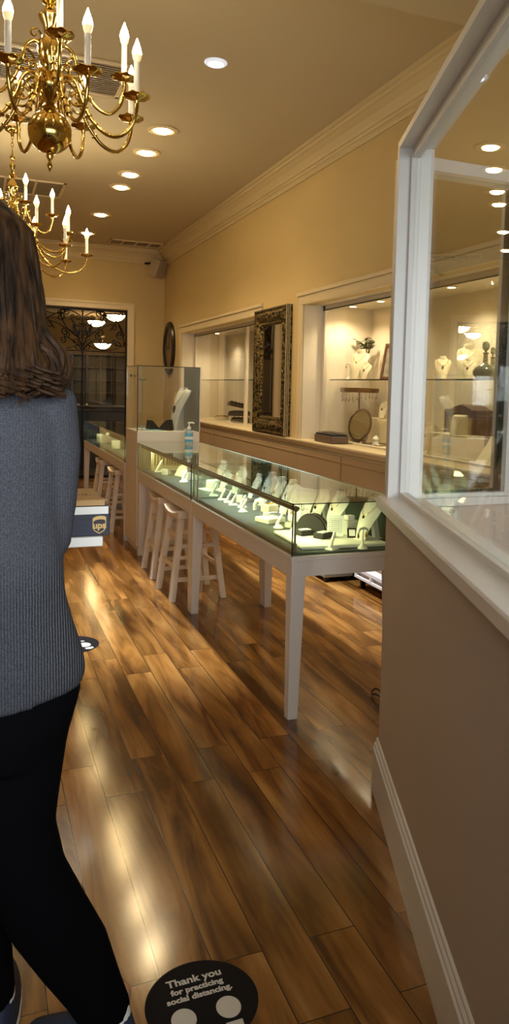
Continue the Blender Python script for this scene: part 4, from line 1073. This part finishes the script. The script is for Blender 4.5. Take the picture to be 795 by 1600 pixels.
# ------------------------------------------------------------ low items behind the counter
t = thing('storage_box', 'low grey storage box on the floor behind the counter', 'box', (0,0,0))
finish('box_body', BM().box(2.34,2.575,5.17,5.75,.035,.32), mat('grey_box', rgb(140,132,112), .6), t, bevel=.004)
for x in (2.36, 2.53):
    for y in (5.2, 5.7): finish('foot', BM().box(x,x+.03,y,y+.03,0,.036), M['black'], t)
t = thing('slatted_rack', 'low white slatted rack on the floor by the wall cabinets', 'rack', (0,0,0))
s = BM()
s.box(2.50,2.53,4.3,5.0,.075,.095); s.box(2.50,2.53,4.3,5.0,.125,.15)
for y in (4.3,4.52,4.74,4.975): s.box(2.50,2.53,y,y+.025,.09,.13)
finish('front_slats', s, M['white'], t, bevel=.002)
finish('shelf_board', BM().box(2.53,2.575,4.3,5.0,.09,.15), M['white'], t)
for y in (4.32, 4.95): finish('leg', BM().box(2.54,2.57,y,y+.03,0,.09), M['black'], t)
t = BM(); t.tube([(1.70+.02*math.cos(a)*1.0, 3.12+.045*math.sin(a), .012+.008*math.sin(2*a)+.006) for a in [2*PI*i/24 for i in range(24)]], .004, 8, closed=True)
t.tube([(1.72,3.12,.012),(1.85,3.1,.006),(2.1,3.2,.005),(2.4,3.1,.005)], .0035, 8)
tag(finish('cable', t, M['black'], smooth=True), 'loop of black cable on the floor beside the partition', 'cable')

# ------------------------------------------------------------ text helper
def text_mesh(body, size, mat_, parent, Mx, name='lettering', bold=.0, align='LEFT', extrude=.0004):
    cu = bpy.data.curves.new(name, 'FONT'); cu.body = body; cu.size = size; cu.offset = bold; cu.extrude = extrude; cu.align_x = align; cu.resolution_u = 4
    tmp = bpy.data.objects.new('tmp', cu); COL.objects.link(tmp); dg = bpy.context.evaluated_depsgraph_get(); dg.update()
    me = bpy.data.meshes.new_from_object(tmp.evaluated_get(dg)); me.transform(Mx)
    bpy.data.objects.remove(tmp); bpy.data.curves.remove(cu)
    me.materials.clear(); me.materials.append(mat_); me.name = name
    o = bpy.data.objects.new(name, me); COL.objects.link(o)
    if parent is not None: o.parent = parent
    return o
# ------------------------------------------------------------ floor decals
def decal(cx, cy, rot, label, R=.1):
    t = thing('floor_decal', label, 'floor sticker', (cx, cy, .0012), rot)
    finish('disc', BM().lathe([(0,0),(R,0),(R,.0008),(0,.0008)], 64), mat('decal_black', rgb(26,23,22), .85, spec=.15), t)
    mw = mat('decal_white', rgb(206,200,186), .6)
    for i, (s_, sz, y_) in enumerate((('Thank you', .0275, .057), ('for practicing', .0205, .034), ('social distancing.', .0205, .012))):
        text_mesh(s_, sz*R/.115, mw, t, Matrix.Translation((-.0, y_*R/.115, .0012)), 'lettering', .0009, 'CENTER', .0001)
    k = R/.115
    for s_ in (-1, 1):
        f_ = BM(); pr = []
        for i in range(24):
            a = 2*PI*i/24; pr.append((s_*.046+.025*math.cos(a), -.034+.029*math.sin(a)))
        f_.prism([(a*k, b_*k) for a, b_ in pr], lambda a,b_,tt: (a,b_,tt), .0009, .0014)
        f_.prism([(a*k, b_*k) for a, b_ in [(s_*.046-.017,-.072),(s_*.046+.017,-.072),(s_*.046+.016,-.09),(s_*.046,-.098),(s_*.046-.016,-.09)]], lambda a,b_,tt: (a,b_,tt), .0009, .0014)
        finish('footprint', f_, mw, t)
    return t
decal(.47, 1.655, 0.0, 'round black social distancing floor sticker by the foot, nearest the camera', .13)
decal(.455, 4.32, .3, 'round black floor sticker farther away, half behind the grey sweater', .15)

# ------------------------------------------------------------ parcels held by the person
cb = mat('cardboard', rgb(186,150,98), .8, bump=.1, bscale=80)
BX0, BX1, BY = -.09, .305, 2.0
t = thing('shipping_box', 'navy blue shipping box with gold shield logo, held in the arms', 'box', (0,0,0))
finish('carton', BM().box(BX0, BX1, BY, BY+.26, 1.037, 1.113), mat('navy_carton', rgb(44,46,62), .6, bump=.1, bscale=60), t, bevel=.003)
finish('white_band', BM().box(BX0, BX1-.004, BY-.0015, BY, 1.093, 1.112), M['paper'], t)
Mf = Matrix.Translation((.279, BY-.0012, 1.064)) @ Matrix.Rotation(PI/2, 4, 'X')
gold = mat('logo_gold', rgb(214,178,110), .6); nav = mat('logo_navy', rgb(50,44,50), .6)
shd = [(-.0165,.019),(-.008,.023),(.002,.0245),(.012,.0235),(.0165,.021),(.0165,-.006),(.012,-.014),(0,-.021),(-.012,-.014),(-.0165,-.006)]
finish('shield_rim', BM().prism(shd, lambda a,b_,tt: Mf @ V(a,b_,tt), 0, .0005), gold, t)
finish('shield_field', BM().prism([(a*.88, b_*.88+(0 if b_ < .01 else -.006)) for a, b_ in shd], lambda a,b_,tt: Mf @ V(a,b_,tt), .0005, .0008), nav, t)
text_mesh('ups', .023, gold, t, Mf @ Matrix.Translation((0,-.007,.0012)), 'lettering', .0008, 'CENTER', .0003)
t = thing('cardboard_mailer', 'flat brown cardboard mailer on top of the navy shipping box', 'box', (0,0,0))
b = BM(); b.box(BX0, BX1-.012, BY+.004, BY+.25, 1.1135, 1.126); b.prism([(BX0,BY+.004),(BX1-.005,BY+.004),(BX1-.055,BY+.21),(BX0,BY+.21)], lambda a,b_,tt: (a,b_,tt), 1.126, 1.1285)
finish('carton', b, cb, t, bevel=.001)
p_ = BM()
for i in range(16): p_.box(.13+i*.009, .136+i*.009, BY+.09, BY+.098+.012*(i % 3), 1.1286, 1.129)
finish('print', p_, mat('brown_print', rgb(128,96,58), .8), t)
t = thing('white_parcel', 'flat white parcel beneath the navy shipping box', 'box', (0,0,0))
finish('carton', BM().box(BX0, BX1-.018, BY-.01, BY+.24, 1.012, 1.0365), M['paper'], t, bevel=.003)

# ------------------------------------------------------------ the person, seen from behind
def remesh(o, vox, smooth=2):
    m = o.modifiers.new('remesh', 'REMESH'); m.mode = 'VOXEL'; m.voxel_size = vox; m.use_smooth_shade = True
    if smooth: s_ = o.modifiers.new('smooth', 'SMOOTH'); s_.iterations = smooth; s_.factor = .5
skin = mat('skin', rgb(206,160,130), .5)
PX, PY = -.015, 1.62
per = BM()
# torso, neck, head (facing away, +Y)
per.loft([(PX,PY,.80,.15,.10),(PX,PY,.95,.15,.10),(PX,PY,1.1,.13,.09),(PX,PY,1.25,.15,.1),(PX,PY,1.36,.16,.09),(PX,PY+.005,1.42,.09,.07),(PX,PY+.01,1.47,.055,.055),(PX,PY+.02,1.53,.052,.055)])
hc = Vector((PX+.01, PY+.045, 1.645))
hd = [(0,-.125,.0),(.035,-.12,.03),(.055,-.1,.02),(.066,-.06,.012),(.073,-.01,.0),(.077,.04,-.004),(.074,.075,-.006),(.055,.105,-.006),(.03,.118,-.004),(0,.121,0)]
per.loft([(hc.x, hc.y+c2, hc.z+z, max(r,.002), max(r*1.22,.002)) for r, z, c2 in hd])
per.tube([(hc.x, hc.y+.085, hc.z+.02),(hc.x, hc.y+.105, hc.z-.015),(hc.x, hc.y+.115, hc.z-.03),(hc.x, hc.y+.09, hc.z-.038)], [.008,.011,.014,.01], 10)
for s_ in (-1, 1):
    per.tube([(hc.x+s_*.076, hc.y-.002, hc.z+.022),(hc.x+s_*.084, hc.y-.012, hc.z+.01),(hc.x+s_*.08, hc.y-.004, hc.z-.03)], [.010,.014,.008], 8)
per.tube([(hc.x-.022, hc.y+.088, hc.z-.062),(hc.x, hc.y+.097, hc.z-.06),(hc.x+.022, hc.y+.088, hc.z-.062)], .008, 8)
# arms
def arm(sx):
    sh = Vector((PX+sx*.14, PY, 1.37)); el = Vector((PX+sx*.140, PY+.02, 1.12)); wr = Vector((PX+sx*.10, PY+.30, 1.0))
    per.tube([sh, sh.lerp(el,.5), el], [.045,.038,.03], 14); per.tube([el, el.lerp(wr,.4), wr], [.03,.028,.022], 14)
    pc = Vector((PX+sx*.07, BY+.0, .985)); per.tube([wr, wr.lerp(pc,.5), pc+V(0,.04,0)], [.026,.03,.028], 12, flat=.6)
    for i in range(4):
        b_ = pc+V(sx*(.03-.02*i), .035, 0); l_ = (.05,.06,.065,.055)[3-i]
        per.tube([b_, b_+V(0,l_*.5,-.002), b_+V(0,l_,.003)], [.0095,.009,.0075], 8)
    b_ = pc+V(-sx*.03,0,0); per.tube([b_-V(0,.02,0), b_+V(-sx*.025,.01,0), b_+V(-sx*.04,.035,.0)], [.011,.010,.008], 8)
arm(1); arm(-1)
# legs
RL = [(.075,1.63,.86),(.07,1.63,.66),(.085,1.62,.47),(.165,1.60,.26),(.245,1.585,.09)]
LL = [(-.085,1.64,.86),(-.07,1.66,.66),(-.05,1.67,.47),(.0,1.70,.27),(.035,1.73,.09)]
per.tube(RL, [.085,.075,.055,.05,.036], 16); per.tube(LL, [.085,.075,.055,.05,.036], 16)
for ft, a in ((Vector(RL[-1]), .35), (Vector(LL[-1]), .0)):
    d_ = Vector((math.sin(a), math.cos(a), 0)); per.tube([ft-d_*.02-V(0,0,.045), ft+d_*.06-V(0,0,.05), ft+d_*.15-V(0,0,.06)], [.034,.036,.026], 12, flat=.8)
person = finish('person', per, skin, smooth=True); remesh(person, .007, 2)
tag(person, 'person with long brown hair, grey knit sweater and black trousers, walking away carrying parcels', 'person')
# sweater
def knit():
    m = bpy.data.materials.new('grey_knit'); m.use_nodes = True; nt = m.node_tree; N = nt.nodes; L = nt.links; p = N['Principled BSDF']
    p.inputs['Roughness'].default_value = .95; p.inputs['Specular IOR Level'].default_value = .1
    tc = N.new('ShaderNodeTexCoord'); sp = N.new('ShaderNodeSeparateXYZ'); L.new(tc.outputs['Object'], sp.inputs[0])
    n = N.new('ShaderNodeTexNoise'); n.inputs['Scale'].default_value = 430; n.inputs['Detail'].default_value = 3; L.new(tc.outputs['Object'], n.inputs['Vector'])
    r = N.new('ShaderNodeValToRGB'); r.color_ramp.elements[0].position = .35; r.color_ramp.elements[0].color = rgb(56,58,64); r.color_ramp.elements[1].position = .68; r.color_ramp.elements[1].color = rgb(84,85,91)
    L.new(n.outputs['Fac'], r.inputs['Fac']); L.new(r.outputs['Color'], p.inputs['Base Color'])
    w = N.new('ShaderNodeTexWave'); w.bands_direction = 'X'; w.inputs['Scale'].default_value = 58; w.inputs['Distortion'].default_value = 1.6; w.inputs['Detail Scale'].default_value = .4
    L.new(tc.outputs['Object'], w.inputs['Vector'])
    mr = N.new('ShaderNodeMapRange'); mr.inputs['From Min'].default_value = 1.0; mr.inputs['From Max'].default_value = 1.1; mr.inputs['To Min'].default_value = 1; mr.inputs['To Max'].default_value = .12
    L.new(sp.outputs['Z'], mr.inputs['Value'])
    mu = N.new('ShaderNodeMath'); mu.operation = 'MULTIPLY'; L.new(w.outputs['Fac'], mu.inputs[0]); L.new(mr.outputs[0], mu.inputs[1])
    ad = N.new('ShaderNodeMath'); ad.operation = 'MULTIPLY_ADD'; L.new(n.outputs['Fac'], ad.inputs[0]); ad.inputs[1].default_value = .5; L.new(mu.outputs[0], ad.inputs[2])
    b = N.new('ShaderNodeBump'); b.inputs['Strength'].default_value = .8; b.inputs['Distance'].default_value = .004; L.new(ad.outputs[0], b.inputs['Height']); L.new(b.outputs['Normal'], p.inputs['Normal'])
    return m
sw = BM()
# hem lower at the centre back, higher at the right hip
sw.loft([(PX+.008,PY,.80,.205,.135,.10,.0),(PX+.008,PY,.835,.207,.138,.06,0),(PX+.006,PY,.88,.204,.138),(PX+.002,PY,.95,.186,.13),(PX,PY,1.0,.175,.124),(PX,PY,1.05,.172,.12),(PX,PY,1.12,.168,.118),(PX,PY,1.2,.165,.12),(PX,PY,1.28,.172,.12),(PX,PY,1.34,.175,.112),(PX,PY,1.385,.155,.098),(PX,PY,1.42,.11,.08),(PX,PY+.005,1.455,.07,.066),(PX,PY+.008,1.475,.066,.064)], 40)
for sx in (-1, 1):
    sh = Vector((PX+sx*.14, PY, 1.372)); el = Vector((PX+sx*.150, PY+.01, 1.09)); wr = Vector((PX+sx*.10, PY+.28, 1.0))
    sw.tube([sh+V(-sx*.05,0,.01), sh, sh.lerp(el,.3), sh.lerp(el,.65), el], [.05,.062,.062,.052,.036], 18); sw.tube([el+V(0,0,.02), el.lerp(wr,.5), wr], [.04,.042,.034], 16)
sweater = finish('sweater', sw, knit(), person, smooth=True); remesh(sweater, .009, 3)
# trousers: thighs overlap, right shin swings out to the right
tr = BM()
tr.loft([(PX+.008,PY,.97,.15,.11),(PX+.008,PY,.88,.185,.125),(PX+.01,PY,.80,.196,.13),(PX+.005,PY,.74,.185,.13),(PX-.005,PY,.68,.165,.12)], 30)
tr.tube([(.075,1.63,.78),(.068,1.63,.70),(.062,1.625,.60),(.062,1.62,.52),(.085,1.612,.42),(.128,1.605,.33),(.178,1.598,.24),(.215,1.59,.16),(.246,1.58,.09)], [.108,.098,.090,.082,.080,.079,.074,.060,.052], 20)
tr.tube([(-.09,1.64,.78),(-.085,1.65,.66),(-.065,1.66,.52),(-.045,1.67,.42),(-.02,1.69,.30),(.0,1.71,.20),(.015,1.725,.09)], [.11,.098,.085,.08,.074,.064,.056], 20)
trousers = finish('trousers', tr, mat('black_trousers', rgb(6,6,8), .95, spec=.05), person, smooth=True); remesh(trousers, .009, 3)
# shoes
for nm, ft, a in (('shoe', Vector((.252,1.58,-.0)), -1.0), ('shoe', Vector((.035,1.73,0)), .1)):
    sh = BM(); Rz = Matrix.Translation(ft) @ Matrix.Rotation(-a, 4, 'Z')
    sh.loft([(0,.06,.018,.042,.135),(0,.06,.03,.043,.136),(0,.055,.05,.04,.125),(0,.035,.07,.036,.09),(0,.01,.095,.034,.055),(0,.005,.105,.032,.045)], 24)
    for v in sh.b.verts: v.co = Rz @ v.co
    so = finish(nm, sh, mat('navy_shoe', rgb(34,42,60), .7), person, smooth=True)
    sl = BM(); sl.loft([(0,.06,.0,.043,.137),(0,.06,.012,.045,.14),(0,.06,.02,.043,.136)], 24)
    for v in sl.b.verts: v.co = Rz @ v.co
    finish('sole', sl, M['paper'], so, smooth=True)
    sk = BM(); sk.loft([(0,.0,.085,.034,.042),(0,.0,.10,.034,.042),(0,.0,.12,.03,.038)], 20)
    for v in sk.b.verts: v.co = Rz @ v.co
    finish('sock', sk, M['paper'], so, smooth=True)
# hair
hm = bpy.data.materials.new('brown_hair'); hm.use_nodes = True; nt = hm.node_tree; N = nt.nodes; L = nt.links; p = N['Principled BSDF']
p.inputs['Roughness'].default_value = .6; p.inputs['Specular IOR Level'].default_value = .15
tc = N.new('ShaderNodeTexCoord'); mp = N.new('ShaderNodeMapping'); mp.inputs['Scale'].default_value = (1,1,.12); L.new(tc.outputs['Object'], mp.inputs[0])
n = N.new('ShaderNodeTexNoise'); n.inputs['Scale'].default_value = 60; n.inputs['Detail'].default_value = 5; L.new(mp.outputs[0], n.inputs['Vector'])
r = N.new('ShaderNodeValToRGB'); r.color_ramp.elements[0].position = .35; r.color_ramp.elements[0].color = rgb(24,14,6); r.color_ramp.elements[1].position = .7; r.color_ramp.elements[1].color = rgb(72,48,26)
L.new(n.outputs['Fac'], r.inputs['Fac']); L.new(r.outputs['Color'], p.inputs['Base Color'])
b = N.new('ShaderNodeBump'); b.inputs['Strength'].default_value = .6; b.inputs['Distance'].default_value = .004; L.new(n.outputs['Fac'], b.inputs['Height']); L.new(b.outputs['Normal'], p.inputs['Normal'])
hr = BM(); HY = PY+.005
hr.loft([(-.01,HY+.04,1.775,.012,.012),(-.01,HY+.035,1.765,.045,.06),(-.01,HY+.03,1.745,.07,.09),(-.01,HY+.02,1.71,.09,.108),(-.008,HY+.012,1.66,.1,.11),(-.006,HY,1.6,.106,.1),(-.004,HY-.02,1.54,.112,.09),(0,HY-.05,1.49,.115,.075),(.0,HY-.085,1.45,.112,.055),(-.005,HY-.105,1.42,.095,.04),(-.01,HY-.115,1.395,.07,.03)], 36)
for i in range(170):
    a = random.uniform(-PI*.98, .0)*1.0        # around the back half
    a = -PI/2+random.uniform(-1.75, 1.75)
    def q(u):
        rows = [(1.76,.04,.05,.03),(1.71,.092,.11,.02),(1.62,.108,.108,.005),(1.53,.116,.092,-.02),(1.45,.118,.07,-.07),(1.40,.115,.05,-.1)]
        k = u*(len(rows)-1); i0 = min(int(k), len(rows)-2); f_ = k-i0
        z, rx, ry, dy = [rows[i0][j]*(1-f_)+rows[i0+1][j]*f_ for j in range(4)]
        return z, rx, ry, dy
    ph = random.uniform(0, 6.3); end = random.uniform(.8, 1.0); pts = []; rad_ = []
    for k in range(17):
        u = k/16*end; z, rx, ry, dy = q(u); aa = a+.10*math.sin(ph+u*7)*u
        rr = 1.0+.05*math.sin(ph*2+u*9)
        pts.append((-.004+rx*rr*math.cos(aa), HY+dy+ry*rr*math.sin(aa), z)); rad_.append(.0085*(1-.7*u**3))
    x, y, z = pts[-1]; sg = 1 if random.random() < .75 else -1
    for k in range(1, 7):
        t_ = k/6; pts.append((x+sg*.035*math.sin(t_*2.2), y-.01*t_-.004, z-.035*t_+.028*t_*t_*(1 if sg > 0 else .4))); rad_.append(.004*(1-.8*t_))
    hr.tube(pts, rad_, 6)
# big flip of curls at the right shoulder
for i in range(46):
    w_ = random.uniform(-1, 1); a0 = random.uniform(-.4,.4)
    s0 = Vector((.085+.02*w_, HY-.04+.035*random.uniform(-1,1), 1.53+.02*w_))
    c0 = Vector((.095+.012*random.uniform(-1,1), HY-.06+.03*random.uniform(-1,1), 1.455+.01*random.uniform(-1,1))); R_ = random.uniform(.03,.062)
    pts = [s0]
    for k in range(14):
        a = 1.1-k*.28+a0; pts.append((c0.x+R_*math.cos(a)*(1.0), c0.y+.002*k, c0.z+R_*math.sin(a)*.85-.0015*k))
    hr.tube(pts, [.007*(1-.75*(k/14)**2) for k in range(15)], 6)
hair = finish('hair', hr, hm, person, smooth=True)

# ------------------------------------------------------------ lights
def lamp(kind, name, loc, energy, col, **k):
    l = bpy.data.lights.new(name, kind); l.energy = energy; l.color = col
    for a, v in k.items():
        if a not in ('rot', 'target'): setattr(l, a, v)
    o = bpy.data.objects.new(name, l); COL.objects.link(o); o.location = loc
    if 'rot' in k: o.rotation_euler = k['rot']
    if 'target' in k: o.rotation_euler = (Vector(k['target'])-Vector(loc)).to_track_quat('-Z', 'Y').to_euler()
    return o
WARM2 = (1,.80,.52)
for y, _ in dls:
    lamp('SPOT', 'downlight_lamp', (1.34, y, CZ-.04), 62, WARM2, spot_size=rad(125), spot_blend=.9, shadow_soft_size=.05)
lamp('SPOT', 'cool_downlight_lamp', (1.357, 4.846, CZ-.05), 800, (.74,.83,1), spot_size=rad(52), spot_blend=.6, shadow_soft_size=.04)
CASE = (.95,1,.50)
for y0, y1, e in ((3.08,4.67,4.2),(4.79,6.44,3.4),(7.2,10.0,4.2)):
    o = lamp('AREA', 'case_lamp', (0,0,0), e, CASE, shape='RECTANGLE', size=.012, size_y=(y1-y0), spread=rad(112))
    zd = Vector((-.72, 0, .69)).normalized(); yd = V(0,1,0); xd = yd.cross(zd)
    o.matrix_world = Matrix(((xd.x,yd.x,zd.x,CX0+.046),(xd.y,yd.y,zd.y,(y0+y1)/2),(xd.z,yd.z,zd.z,.892),(0,0,0,1)))
for y in (10.3, 8.0, 6.12, 5.62, 4.6, 4.0):
    lamp('SPOT', 'niche_lamp', (2.97, y, NT-.03), 17 if y > 5 else 34, (1,.85,.6), spot_size=rad(140), spot_blend=.8, shadow_soft_size=.03)
lamp('AREA', 'shopfront_daylight', (.3, -.55, 1.75), 26, (.92,.96,1), shape='RECTANGLE', size=3.2, size_y=1.1, spread=rad(85), target=(.3, 3, .9))
W = bpy.data.worlds.new('daylight'); S.world = W; W.use_nodes = True
W.node_tree.nodes['Background'].inputs['Color'].default_value = (.62,.78,1,1); W.node_tree.nodes['Background'].inputs['Strength'].default_value = .3

# ------------------------------------------------------------ camera
F_, CX_, CY_ = 1219.88, 491.45, 700.3
yaw, pitch, roll = rad(23.3657), rad(-4.2929), rad(1.58365)
fwd = Vector((math.sin(yaw)*math.cos(pitch), math.cos(yaw)*math.cos(pitch), math.sin(pitch)))
rt = Vector((math.cos(yaw), -math.sin(yaw), 0)); up = rt.cross(fwd)
R2 = rt*math.cos(roll)+up*math.sin(roll); U2 = -rt*math.sin(roll)+up*math.cos(roll)
cam = bpy.data.cameras.new('camera'); co = bpy.data.objects.new('camera', cam); COL.objects.link(co)
co.matrix_world = Matrix(((R2.x,U2.x,-fwd.x,0),(R2.y,U2.y,-fwd.y,0),(R2.z,U2.z,-fwd.z,1.42),(0,0,0,1)))
cam.sensor_fit = 'VERTICAL'; cam.sensor_height = 36; cam.sensor_width = 36; cam.lens = F_/1600*36
cam.shift_x = -(CX_-397.5)/1600; cam.shift_y = (CY_-800)/1600; cam.clip_start = .05
S.camera = co
S.view_settings.view_transform = 'Standard'; S.view_settings.look = 'None'; S.view_settings.gamma = 1; S.view_settings.use_curve_mapping = False
S.view_settings.exposure = 0.3
S.cycles.max_bounces = 10; S.cycles.transparent_max_bounces = 24; S.cycles.sample_clamp_indirect = 6
